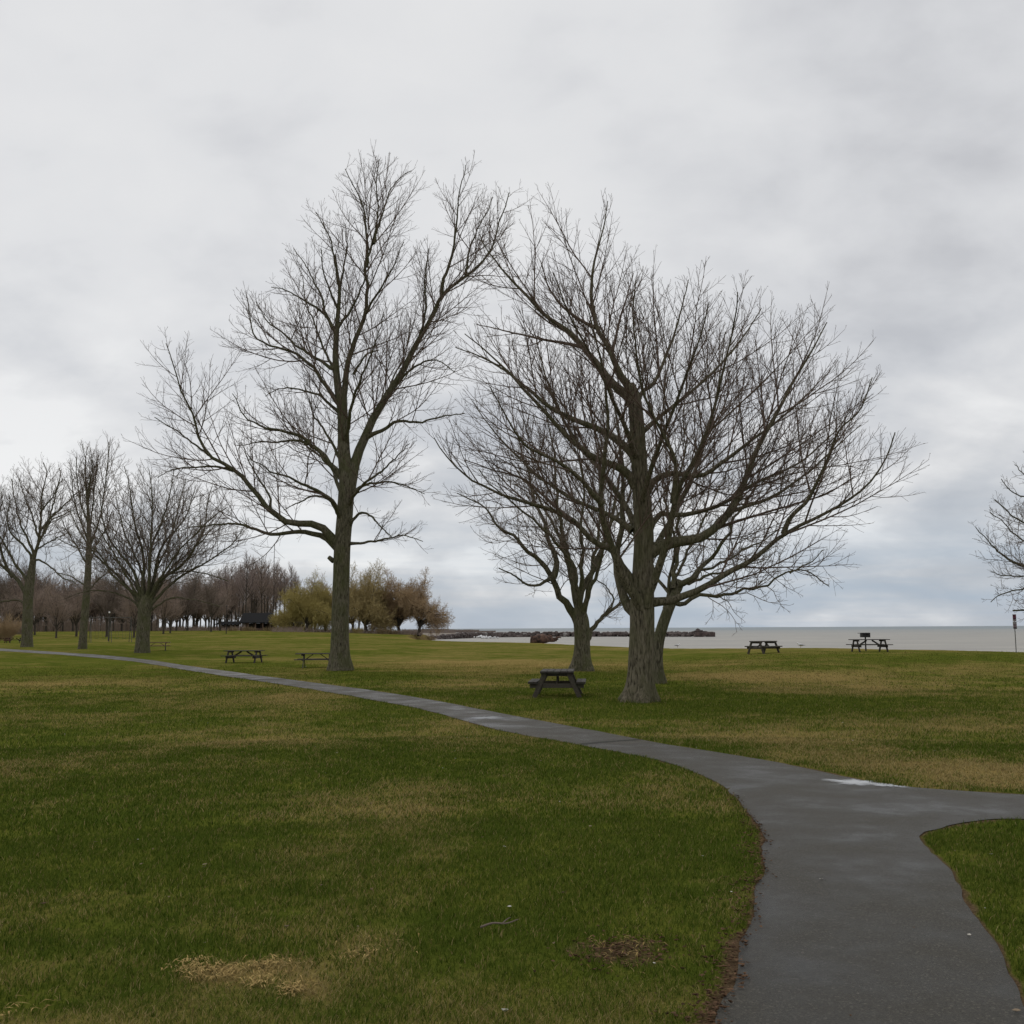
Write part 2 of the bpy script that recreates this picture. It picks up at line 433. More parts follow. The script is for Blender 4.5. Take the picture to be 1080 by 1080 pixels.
nt.links.new(ramp(nt, n2, [(.36, (.36, .36, .36)), (.46, (.52, .52, .52)), (.62, (.7, .7, .7))]), b.inputs['Roughness'])
b.inputs['Specular IOR Level'].default_value = .33
bump(nt, n1, 1.0, .012, b)
def sheet(name, poly, h, mtl, step=.5):
    """triangulated sheet following the ground inside a polygon"""
    import bmesh
    from mathutils.geometry import delaunay_2d_cdt
    poly = np.array(poly)
    # interior points on a grid that coarsens with distance
    mn = poly.min(0); mx = poly.max(0); pts = []
    for (r0, r1, st) in ((0, 14, .22), (14, 40, .6), (40, 140, 1.6)):
        gx, gy = np.meshgrid(np.arange(max(mn[0], -r1), min(mx[0], r1), st), np.arange(max(mn[1], -6), min(mx[1], r1), st))
        gx = gx.ravel(); gy = gy.ravel(); rr = np.hypot(gx, gy); k = (rr >= r0) & (rr < r1)
        gx = gx[k]; gy = gy[k]
        if not len(gx): continue
        k = poly_sd(poly, gx, gy) > st*.35
        pts += list(zip(gx[k], gy[k]))
    allp = [Vector((float(p[0]), float(p[1]))) for p in list(poly)+pts]
    n = len(poly)
    vo_, ed, fa, *_ = delaunay_2d_cdt(allp, [], [list(range(n))], 1, 1e-5)
    vv = np.array([(p.x, p.y) for p in vo_]); zz = zt(vv[:, 0], vv[:, 1])+h
    o = MB(); o.add(np.column_stack([vv, zz]), None, np.array([f for f in fa if len(f) == 3]))
    # skirt so that the edge has thickness
    return o, vv
o, _v = sheet('path', PATH, .008, M_asph)
path = o.build('path', M_asph, None, True)
if path.data.polygons[0].normal.z < 0: path.data.flip_normals()
tag(path, 'narrow damp grey asphalt footpath curving away across the lawn and forking to the right', 'path', None, 'structure')

# puddles and cracks on the path
M_pud, nt, b = mat('puddle_water')
n_ = noise(nt, mapped(nt, (1, 1, 1)), 9, 3)
nt.links.new(ramp(nt, n_, [(.3, (.035, .034, .033)), (.7, (.06, .058, .055))]), b.inputs['Base Color'])
b.inputs['Roughness'].default_value = .03; b.inputs['IOR'].default_value = 1.45; b.inputs['Specular IOR Level'].default_value = .8
fa = N(nt, 'ShaderNodeAttribute', attribute_name='film'); fn = noise(nt, mapped(nt, (1, 1, 1)), 16, 4, .6)
nt.links.new(ramp(nt, math_(nt, 'ADD', fa.outputs['Fac'], math_(nt, 'MULTIPLY', math_(nt, 'SUBTRACT', fn, .5), .7)), [(.15, (0, 0, 0)), (.9, (1, 1, 1))]), b.inputs['Alpha'])
M_damp, nt, b = mat('damp_film')
n_ = noise(nt, mapped(nt, (1, 1, 1)), 60, 3)
nt.links.new(ramp(nt, n_, [(.3, (.045, .044, .044)), (.7, (.1, .098, .096))]), b.inputs['Base Color'])
b.inputs['Roughness'].default_value = .3; b.inputs['Specular IOR Level'].default_value = .45
fa = N(nt, 'ShaderNodeAttribute', attribute_name='film'); fn = noise(nt, mapped(nt, (1, 1, 1)), 16, 4, .6)
nt.links.new(ramp(nt, math_(nt, 'ADD', fa.outputs['Fac'], math_(nt, 'MULTIPLY', math_(nt, 'SUBTRACT', fn, .5), .7)), [(.15, (0, 0, 0)), (.9, (1, 1, 1))]), b.inputs['Alpha'])
def blob(px, py, rx, ry, seed, h, name, mtl, label):
    c = G(px, py); ax = abs(G(px+rx, py)[0]-c[0]); ay = abs(G(px, py-ry)[1]-G(px, py+ry)[1])/2
    tilt = (G(px+rx, py+rx*.12)[:2]-c[:2]); tilt /= np.linalg.norm(tilt); nrm = np.array([-tilt[1], tilt[0]])
    k = 96; rag = 3.2; a = np.arange(k)/k*2*math.pi
    rr = .15+1.55*fbm(np.cos(a)*rag+5, np.sin(a)*rag+5, seed, 4)
    rings = [np.zeros((1, 2))]
    V = [c[:2]]
    for q in (.33, .66, 1.0):
        for i in range(k): V.append(c[:2]+tilt*math.cos(a[i])*ax*rr[i]*q+nrm*math.sin(a[i])*ay*rr[i]*q)
    V = np.array(V); zz = zt(V[:, 0], V[:, 1]).max()*0+zt(V[:, 0], V[:, 1])+h
    t = [(0, 1+i, 1+(i+1) % k) for i in range(k)]; q = [(1+r_*k+i, 1+(r_+1)*k+i, 1+(r_+1)*k+(i+1) % k, 1+r_*k+(i+1) % k) for r_ in (0, 1) for i in range(k)]; fl = [1.0]+[.95]*k+[.6]*k+[.0]*k
    o = MB(); o.add(np.column_stack([V, zz]), q, t); ob = o.build(name, mtl, None, True, attrs={'film': fl})
    if ob.data.polygons[0].normal.z < 0: ob.data.flip_normals()
    return tag(ob, label, 'puddle', None, 'structure')
blob(903, 825.8, 34, 4.0, 61, .013, 'puddle', M_pud, 'bright puddle on the path beside the far turf edge at the fork')
blob(512, 757.5, 26, 2.6, 62, .013, 'puddle', M_damp, 'small pale wet patch on the path left of the front picnic table')
blob(934, 828.9, 32, 2.0, 66, .013, 'puddle', M_pud, 'thin dark sliver of water trailing right from the bright puddle at the fork')
M_crack = plain('mossy_crack', (.02, .019, .013), .95, 0, .5, 20)
def crack(pts, w, label):
    P = smooth_line([G(*p)[:2] for p in pts], 6)
    d = np.gradient(P, axis=0); n = np.stack([-d[:, 1], d[:, 0]], 1); n /= np.linalg.norm(n, axis=1)[:, None]
    ww = (w*(.35+1.3*fbm(P[:, 0]*4, P[:, 1]*4, 71, 3)))[:, None]
    A_ = P+n*ww; B_ = P-n*ww; V = np.vstack([A_, B_]); k = len(P)
    o = MB(); o.add(np.column_stack([V, zt(V[:, 0], V[:, 1])+.0125]), [(i, i+1, k+i+1, k+i) for i in range(k-1)])
    ob = o.build('path_crack', M_crack, None)
    if ob.data.polygons[0].normal.z < 0: ob.data.flip_normals()
    tag(ob, label, 'crack', None, 'structure')
crack([(614, 785.5), (632, 783.5), (652, 782), (674, 780.5)], .085, 'dark mossy crack across the path below the front picnic table')
crack([(264, 717.5), (282, 717), (303, 716.6)], .1, 'dark crack across the path left of the tall tree')
crack([(548, 758), (560, 757.4), (570, 757.2)], .02, 'short fine crack in the far edge of the path')

# ------------------------------------------------------------------ grass blades
def make_grass():
    V = []; Q = []; T = []; COL = []; n = 0
    bins = [(2.4, 5.5, 8500, .025, .0034, 1), (5.5, 10, 4800, .028, .0046, 1), (10, 19, 1700, .034, .008, 1), (19, 36, 420, .045, .015, 0), (36, 72, 75, .05, .035, 0)]
    rng = np.random.default_rng(77)
    for r0, r1, dens, hh, ww, seg in bins:
        a0 = math.atan(.95 if r1 <= 10 else .72)
        cnt = int(a0*(r1*r1-r0*r0)*dens)
        rr = np.sqrt(rng.random(cnt)*(r1*r1-r0*r0)+r0*r0); aa = (rng.random(cnt)*2-1)*a0
        x = rr*np.sin(aa); y = rr*np.cos(aa)
        cl = fbm(x*3.1, y*3.1, 91, 3)                     # tufts and thin spots
        keep = (rng.random(cnt) < .45+1.1*cl) & (rng.random(cnt) > S(42, 72, rr))
        x = x[keep]; y = y[keep]; cl = cl[keep]
        e, pdist = dirt_field(x, y)
        keep = (pdist > .012) & (rng.random(len(x)) > e*1.15) & (poly_sd(LAND, x, y) > .3)
        x = x[keep]; y = y[keep]; cl = cl[keep]; e = e[keep]; k = len(x)
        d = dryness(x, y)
        z = zt(x, y)-.012
        h = hh*(.55+.9*rng.random(k))*(.65+.8*cl)*(1-.25*d)+.012
        for tx, ty, tr_ in TREE_FEET: h = h*(1+1.3*np.exp(-np.maximum(np.hypot(x-tx, y-ty)-tr_, 0)/.22))
        w = ww*(.7+.6*rng.random(k))
        yaw = rng.random(k)*2*math.pi; lean = (.25+.75*rng.random(k)+.3*d)*h
        ly = yaw+math.pi/2+.6*rng.standard_normal(k)
        wind = .35
        dx = np.cos(ly)*lean+wind*h*.3; dy = np.sin(ly)*lean
        sx = np.cos(yaw)*w/2; sy = np.sin(yaw)*w/2
        p = np.clip(d*1.05+.28*rng.standard_normal(k)*.7-.05, 0, 1)
        isdry = (rng.random(k) < p)
        gm = rng.random(k)[:, None]
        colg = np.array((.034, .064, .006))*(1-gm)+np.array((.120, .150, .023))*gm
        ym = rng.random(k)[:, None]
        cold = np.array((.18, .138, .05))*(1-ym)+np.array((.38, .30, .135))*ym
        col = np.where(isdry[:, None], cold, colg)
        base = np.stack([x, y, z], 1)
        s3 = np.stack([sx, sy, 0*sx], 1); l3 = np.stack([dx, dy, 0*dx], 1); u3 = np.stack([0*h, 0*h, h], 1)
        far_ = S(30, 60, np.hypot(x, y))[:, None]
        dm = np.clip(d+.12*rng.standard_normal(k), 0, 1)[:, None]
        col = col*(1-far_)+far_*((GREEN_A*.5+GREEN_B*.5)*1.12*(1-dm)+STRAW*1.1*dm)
        i0 = n+np.arange(k)*(5 if seg else 3)
        if seg:
            v = np.stack([base-s3, base+s3, base+s3*.8+l3*.35+u3*.62, base-s3*.8+l3*.35+u3*.62, base+l3+u3], 1)
            Q.append(np.stack([i0, i0+1, i0+2, i0+3], 1)); T.append(np.stack([i0+3, i0+2, i0+4], 1))
            COL.append(np.repeat(col, 5, 0)); n += 5*k
        else:
            v = np.stack([base-s3, base+s3, base+l3+u3], 1); T.append(np.stack([i0, i0+1, i0+2], 1))
            COL.append(np.repeat(col, 3, 0)); n += 3*k
        V.append(v.reshape(-1, 3))
    o = MB(); o.v = V; o.q = Q; o.t = T
    m, nt, b = mat('grass_blades')
    a = N(nt, 'ShaderNodeVertexColor', layer_name='col')
    nt.links.new(a.outputs[0], b.inputs['Base Color']); b.inputs['Roughness'].default_value = .8; b.inputs['Specular IOR Level'].default_value = .03
    tr = nt.nodes.new('ShaderNodeBsdfTranslucent'); nt.links.new(a.outputs[0], tr.inputs[0])
    mx = nt.nodes.new('ShaderNodeMixShader'); mx.inputs[0].default_value = .25
    out = nt.nodes['Material Output']; nt.links.new(b.outputs[0], mx.inputs[1]); nt.links.new(tr.outputs[0], mx.inputs[2]); nt.links.new(mx.outputs[0], out.inputs[0])
    ob = o.build('grass', m, None, True, cols={'col': np.concatenate(COL)})
    tag(ob, 'short green and straw coloured grass blades covering the lawn', 'grass', None, 'stuff')
make_grass()

# fallen leaves: little pale and brown curled scraps lying in the turf
def make_litter():
    rng = np.random.default_rng(9); o = MB(); col = []
    k = 420
    rr = np.sqrt(rng.random(k)*(24**2-3**2)+9); aa = (rng.random(k)*2-1)*.56
    x = rr*np.sin(aa); y = rr*np.cos(aa)
    e, pdist = dirt_field(x, y)
    keepn = (pdist > -.15) | (rng.random(k) < .4)
    x = x[keepn]; y = y[keepn]; pdist = pdist[keepn]
    # more scraps in the brown verge along the near path edge
    E = w_low[(w_low[:, 1] > 3) & (w_low[:, 1] < 12)]; NE = 1100; idx = rng.integers(0, len(E), NE)
    x = np.concatenate([x, E[idx, 0]-np.abs(rng.normal(.0, .10, NE))+.03]); y = np.concatenate([y, E[idx, 1]+rng.normal(0, .08, NE)])
    cd = G(655, 1005); x = np.concatenate([x, cd[0]+rng.normal(0, .15, 300)]); y = np.concatenate([y, cd[1]+rng.normal(0, .14, 300)])
    dirtn = len(x)-NE-300
    z = zt(x, y)+.018
    for i in range(len(x)):
        s = rng.uniform(.006, .016)*(1.0 if i < dirtn else .9); yaw = rng.random()*6.28; cu = rng.uniform(.1, .5)*s
        ca, sa = math.cos(yaw), math.sin(yaw)
        L = [(-1.3, 0, .1), (-.5, -.6, 0), (-.5, .6, 0), (.4, -.7, 0), (.4, .7, 0), (1.4, 0, .25), (0, 0, -.3)]
        L = np.array(L)*s; L[:, 2] += np.abs(L[:, 1])*.5*rng.random()+rng.normal(0, .15*s, 7)
        V = np.stack([L[:, 0]*ca-L[:, 1]*sa+x[i], L[:, 0]*sa+L[:, 1]*ca+y[i], L[:, 2]+z[i]], 1)
        o.add(V, None, [(0, 1, 6), (1, 3, 6), (3, 5, 6), (5, 4, 6), (4, 2, 6), (2, 0, 6)])
        t = rng.random()
        c = np.array((.12, .075, .045))*(1-t)+np.array((.30, .24, .17))*t
        if i < dirtn and rng.random() < .18: c = np.array((.5, .48, .42))
        if i >= dirtn: c = np.array((.085, .05, .03))*(.5+1.3*t)
        col.append(np.repeat(c[None], 7, 0))
    m, nt, b = mat('leaf_litter')
    a = N(nt, 'ShaderNodeVertexColor', layer_name='col'); nt.links.new(a.outputs[0], b.inputs['Base Color']); b.inputs['Roughness'].default_value = .9; b.inputs['Specular IOR Level'].default_value = .05
    ob = o.build('fallen_leaves', m, None, False, cols={'col': np.concatenate(col)})
    tag(ob, 'small dry leaf scraps scattered over the grass and path edge', 'leaves', None, 'stuff')
make_litter()

def make_thatch():
    rng = np.random.default_rng(19); V = []; T = []; COL = []; n = 0
    for px, py, rx, ry, cnt in [(a_, b_, c_*1.15, d_*1.2, int(e_*.55)) for a_, b_, c_, d_, e_ in [(226, 1028, 26, 6, 620), (212, 1020, 22, 5, 160), (288, 1020, 22, 6, 330), (272, 1037, 18, 5, 200), (309, 1046, 13, 5, 260), (196, 1022, 16, 6, 120), (400, 1002, 34, 9, 90), (655, 1005, 36, 18, 240), (20, 1070, 40, 10, 60), (380, 1008, 20, 6, 80), (430, 850, 60, 16, 120)]]:
        c = G(px, py); rxw = abs(G(px+rx, py)[0]-c[0]); ryw = abs(G(px, py-ry)[1]-G(px, py+ry)[1])/2
        x = c[0]+rng.normal(0, .55, cnt)*rxw; y = c[1]+rng.normal(0, .6, cnt)*ryw
        kk = fbm(x*14, y*14, 33, 3) > .40; x = x[kk]; y = y[kk]; k = len(x)
        z = zt(x, y)+rng.uniform(.008, .028, k); yaw = rng.random(k)*6.28; L = rng.uniform(.02, .07, k); w = rng.uniform(.0018, .0045, k)
        dx = np.cos(yaw)*L; dy = np.sin(yaw)*L; sx = -np.sin(yaw)*w; sy = np.cos(yaw)*w; dz = rng.normal(0, .012, k); up = rng.uniform(.002, .014, k)
        p = np.stack([x, y, z], 1); d = np.stack([dx, dy, dz], 1); s_ = np.stack([sx, sy, 0*sx], 1); u = np.stack([0*x, 0*x, up], 1)
        v = np.stack([p-d/2, p-s_+u, p+s_+u, p+d/2], 1)
        i0 = n+np.arange(k)*4; T += [np.stack([i0, i0+1, i0+2], 1), np.stack([i0+1, i0+3, i0+2], 1)]; n += 4*k; V.append(v.reshape(-1, 3))
        t = rng.random(k)[:, None]; cc = np.array((.22, .15, .055))*(1-t)+np.array((.44, .32, .13))*t
        if px == 655: cc = cc*.75
        COL.append(np.repeat(cc, 4, 0))
    o = MB(); o.v = V; o.t = T
    m, nt, b = mat('dead_grass'); a = N(nt, 'ShaderNodeVertexColor', layer_name='col'); nt.links.new(a.outputs[0], b.inputs['Base Color']); b.inputs['Roughness'].default_value = .9; b.inputs['Specular IOR Level'].default_value = .03
    tag(o.build('dead_grass', m, None, False, cols={'col': np.concatenate(COL)}), 'pale matted clumps of dead grass lying on the near lawn', 'dead grass', None, 'stuff')
make_thatch()

# ------------------------------------------------------------------ water
M_water, nt, b = mat('muddy_lake_water')
geo = N(nt, 'ShaderNodeNewGeometry'); P_ = geo.outputs['Position']
sx = nt.nodes.new('ShaderNodeSeparateXYZ'); nt.links.new(P_, sx.inputs[0])
mp = nt.nodes.new('ShaderNodeMapping'); mp.inputs['Scale'].default_value = (.05, .22, 1); nt.links.new(P_, mp.inputs[0])
nw = noise(nt, mp.outputs[0], 1.0, 6, .6, .4)
mp2 = nt.nodes.new('ShaderNodeMapping'); mp2.inputs['Scale'].default_value = (.004, .004, 1); nt.links.new(P_, mp2.inputs[0])
nb = noise(nt, mp2.outputs[0], 1.0, 3)
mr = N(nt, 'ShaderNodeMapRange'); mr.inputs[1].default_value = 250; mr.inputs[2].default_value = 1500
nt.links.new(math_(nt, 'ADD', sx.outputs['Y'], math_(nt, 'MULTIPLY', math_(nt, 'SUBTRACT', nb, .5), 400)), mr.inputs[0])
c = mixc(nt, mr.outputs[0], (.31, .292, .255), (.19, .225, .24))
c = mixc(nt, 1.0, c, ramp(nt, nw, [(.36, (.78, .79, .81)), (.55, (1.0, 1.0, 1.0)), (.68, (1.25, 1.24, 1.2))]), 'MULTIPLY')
nt.links.new(c, b.inputs['Base Color']); b.inputs['Roughness'].default_value = .5; b.inputs['Specular IOR Level'].default_value = .25
bump(nt, nw, .5, .8, b)
o = MB(); aw = np.radians(np.linspace(-20, 200, 111)); rw = np.array([20, 60, 120, 250, 500, 1000, 2500, 6000, 14000, 26000])
RW, AW = np.meshgrid(rw, aw, indexing='ij'); ids = np.arange(RW.size).reshape(RW.shape)
o.add(np.stack([RW*np.cos(AW), RW*np.sin(AW), 0*RW-1.6], -1).reshape(-1, 3), np.stack([ids[:-1, :-1], ids[1:, :-1], ids[1:, 1:], ids[:-1, 1:]], -1).reshape(-1, 4))
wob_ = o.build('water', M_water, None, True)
if wob_.data.polygons[0].normal.z < 0: wob_.data.flip_normals()
tag(wob_, 'calm beige grey lake reaching to the horizon', 'lake', None, 'structure')

# ------------------------------------------------------------------ trees
def resample(W, n):
    W = smooth_line(W, 8); d = np.concatenate([[0], np.cumsum(np.linalg.norm(np.diff(W, axis=0), axis=1))])
    t = np.linspace(0, d[-1], n); return np.stack([np.interp(t, d, W[:, k]) for k in range(W.shape[1])], 1)
def plen(P): return np.linalg.norm(np.diff(P, axis=1), axis=2).sum(1)
def spawn(P, Rd, spacing, tmin, ang, lenf, lmin, lmax, up, wig, n, rtip, rfac, rng, tmax=1.0, bias=.25, updir=(0, 0, 1), rcap=9, curl=0, tipcut=.5, rk=.0066):
    """children of a batch of branches: P (N,k,3), Rd (N,k)"""
    Nn, k, _ = P.shape; L = plen(P)
    cnt = np.maximum(1, np.round(L*(tmax-tmin)/spacing*(.8+.4*rng.random(Nn)))).astype(int)
    idx = np.repeat(np.arange(Nn), cnt)
    st = np.concatenate([[0], np.cumsum(cnt)[:-1]])
    j = np.arange(len(idx))-st[idx]
    t = tmin+(tmax-tmin)*(j+rng.random(len(idx)))/cnt[idx]
    t = np.clip(t, 0, .995)
    f = t*(k-1); i0 = np.minimum(f.astype(int), k-2); fr = (f-i0)[:, None]
    p0 = P[idx, i0]; p1 = P[idx, i0+1]
    pos = p0*(1-fr)+p1*fr; T = p1-p0; T /= np.linalg.norm(T, axis=1, keepdims=True)+1e-9
    r = Rd[idx, i0]*(1-fr[:, 0])+Rd[idx, i0+1]*fr[:, 0]
    ref = np.where(np.abs(T[:, 2:3]) > .9, np.array([[1., 0, 0]]), np.array([[0, 0, 1.]]))
    n1 = np.cross(T, ref); n1 /= np.linalg.norm(n1, axis=1, keepdims=True); n2 = np.cross(n1, T)
    # opposite buds: pairs turn by 90 degrees along the shoot
    az = (j//1)*2.4+rng.random(Nn)[idx]*6.28+rng.normal(0, .35, len(idx))
    a = np.radians(ang)*(1+.25*rng.standard_normal(len(idx)))
    d = T*np.cos(a)[:, None]+(n1*np.cos(az)[:, None]+n2*np.sin(az)[:, None])*np.sin(a)[:, None]
    d = d+bias*np.array(updir); d /= np.linalg.norm(d, axis=1, keepdims=True)
    ln = np.clip(lenf*L[idx]*(1.22-t)*(.55+.7*rng.random(len(idx))), lmin*(.6+.6*rng.random(len(idx))), lmax*(.8+.3*rng.random(len(idx))))
    ln = ln*(1-tipcut*S(.6, 1, t))
    pts = np.empty((len(idx), n, 3)); pts[:, 0] = pos; cur = pos.copy(); step = (ln/(n-1))[:, None]
    drift = rng.standard_normal((len(idx), 3))*curl
    for q in range(1, n):
        cur = cur+d*step; pts[:, q] = cur
        d = d+np.array(updir)*up+wig*rng.standard_normal(d.shape)+drift; d /= np.linalg.norm(d, axis=1, keepdims=True)
    rb = np.minimum(np.minimum(r*rfac, rtip+rk*ln), rcap)
    rad = rb[:, None]*(1-np.linspace(0, 1, n)[None]**.9)+rtip*np.linspace(0, 1, n)[None]
    return pts, np.maximum(rad, rtip*.8)

def trunk_mesh(o, pts, rad, base_z, sides=26, lobes=5, flare=1.0, seed=0):
    """tapered trunk with root flare and uneven girth"""
    n = max(10, int(len(pts)*1)); 
    T = np.gradient(pts, axis=0); T /= np.linalg.norm(T, axis=1, keepdims=True)
    n1 = np.cross(T, (0, 1, 0)); n1 /= np.linalg.norm(n1, axis=1, keepdims=True); n2 = np.cross(T, n1)
    a = np.arange(sides)/sides*2*math.pi
    V = np.empty((len(pts), sides, 3))
    for i in range(len(pts)):
        hgt = max(pts[i, 2]-base_z, 0); fl = math.exp(-hgt/(.9*rad[0]))*flare
        rr = rad[i]*(1+fl*(.16+.26*np.cos(lobes*a+seed)+.12*np.cos(3*a+2*seed)))
        rr = rr*(1+.07*(fbm(np.cos(a)*2+seed*3+9, np.sin(a)*2+hgt*.8+9, seed, 3)-.5)*2)
        V[i] = pts[i]+rr[:, None]*(n1[i]*np.cos(a)[:, None]+n2[i]*np.sin(a)[:, None])
    ids = np.arange(len(pts)*sides).reshape(len(pts), sides)
    q = np.stack([ids[:-1], np.roll(ids, -1, 1)[:-1], np.roll(ids, -1, 1)[1:], ids[1:]], -1).reshape(-1, 4)
    top = ids[-1]; t = [(top[0], top[k], top[k+1]) for k in range(1, sides-1)]
    o.add(V.reshape(-1, 3), q, t)

def grow_tree(name, base, trunk, tr, limbs, cfg, label, cat, group=None, mb_=M_bark, mt=M_twig, seed=1, split_limbs=True, sides=26, lobes=5, flare=1.0, extra=None):
    """trunk: (k,3) world points, tr: radii; limbs: list of (pts (k,3), r0, r1)"""
    rng = np.random.default_rng(seed)
    root = empty(name, base, label, cat, group)
    tt = np.linspace(0, 1, len(trunk)); nn = max(28, len(trunk)*6)
    W = np.column_stack([trunk, tr]); W = resample(W, nn)
    o = MB(); trunk_mesh(o, W[:, :3], W[:, 3], base[2]+.05, sides, lobes, flare, seed)
    if extra is not None: extra(o)
    LP = []; LR = []
    for pts, r0, r1 in limbs:
        q = resample(pts, 24)
        wv = np.cumsum(rng.standard_normal((24, 3)), axis=0)*.012*cfg.get('gnarl', 1)
        wv -= np.linspace(0, 1, 24)[:, None]*wv[-1]; q = q+wv*np.clip(plen(q[None])[0]/5, .3, 1.5)
        LP.append(q); s_ = np.linspace(0, 1, 24); LR.append(r1+(r0-r1)*(1-s_)**1.25*.86+.4*r0*np.exp(-s_*16))
    LP = np.array(LP); LR = np.array(LR)
    if split_limbs:
        o.build('trunk', mb_, root, True, base)
        for i in range(len(LP)):
            l = MB(); l.tubes(LP[i], LR[i], 10); l.build('limb', mb_ if LR[i][0] > cfg.get('bark_r', .08) else cfg.get('limbmat', mb_), root, True, base)
    else:
        o.tubes(LP, LR, 8); o.build('trunk', mb_, root, True, base)
    c = MB()
    TP = W[None, int(nn*cfg.get('trunk_from', .5)):, :3]; TR = W[None, int(nn*cfg.get('trunk_from', .5)):, 3]
    rt = cfg['rtip']
    P1, R1 = spawn(LP, LR, cfg['s1'], cfg.get('t1', .18), cfg.get('a1', 48), cfg.get('f1', .5), cfg['l1'][0], cfg['l1'][1], cfg.get('u1', .10), cfg.get('w1', .10), 9, rt, .6, rng, bias=cfg.get('b1', .25))
    if cfg.get('trunk_sp'):
        Pa, Ra = spawn(TP, TR, cfg['trunk_sp'], 0, 60, .4, cfg['l1'][0], cfg['l1'][1], cfg.get('u1', .1), cfg.get('w1', .1), 9, rt, .35, rng, bias=.2)
        P1 = np.concatenate([P1, Pa]); R1 = np.concatenate([R1, Ra])
    # leader at each limb's end
    P2, R2 = spawn(P1, R1, cfg['s2'], .12, cfg.get('a2', 45), cfg.get('f2', .5), cfg['l2'][0], cfg['l2'][1], cfg.get('u2', .10), cfg.get('w2', .12), 6, rt, .7, rng, bias=cfg.get('b2', .2))
    Pb, Rb = spawn(LP, LR, cfg['s2']*1.5, cfg.get('t1', .18), 55, .1, cfg['l2'][0], cfg['l2'][1], cfg.get('u2', .1), cfg.get('w2', .12), 6, rt, .5, rng, bias=cfg.get('b2', .2))
    P2 = np.concatenate([P2, Pb]); R2 = np.concatenate([R2, Rb])
    P3, R3 = spawn(P2, R2, cfg['s3'], .1, cfg.get('a3', 42), .5, cfg['l3'][0], cfg['l3'][1], cfg.get('u3', .1), cfg.get('w3', .12), 4, rt*.85, .8, rng, bias=cfg.get('b3', .12))
    c.tubes(P1, R1, 6); c.tubes(P2, R2, 4); c.tubes(P3, R3, 3)
    if cfg.get('s4'):
        P4, R4 = spawn(P3, R3, cfg['s4'], .1, 40, .5, cfg['l4'][0], cfg['l4'][1], cfg.get('u3', .1), .1, 3, rt*.8, .85, rng, bias=.1)
        c.tubes(P4, R4, 3)
    c.build('crown', mt, root, True, base)
    return root

def traced(Y0, trunk, trw, limbs, pxm):
    """photo-traced skeleton -> world. trunk [(px,py[,depth])], limb (points, r_px start, r_px end, depth at start, depth at end)"""
    tp = np.array([at(p[0], p[1], Y0+(p[2] if len(p) > 2 else 0)) for p in trunk]); tr = np.array(trw)/pxm
    out = []
    for L in limbs:
        pts, r0, r1, d0, d1 = L
        n = len(pts); seg = [0]
        for i in range(1, n): seg.append(seg[-1]+math.dist(pts[i], pts[i-1]))
        w = [at(p[0], p[1], Y0+d0+(d1-d0)*(s_/seg[-1])) for p, s_ in zip(pts, seg)]
        out.append((np.array(w), r0/pxm, max(r1/pxm, .004)))
    return tp, tr, out

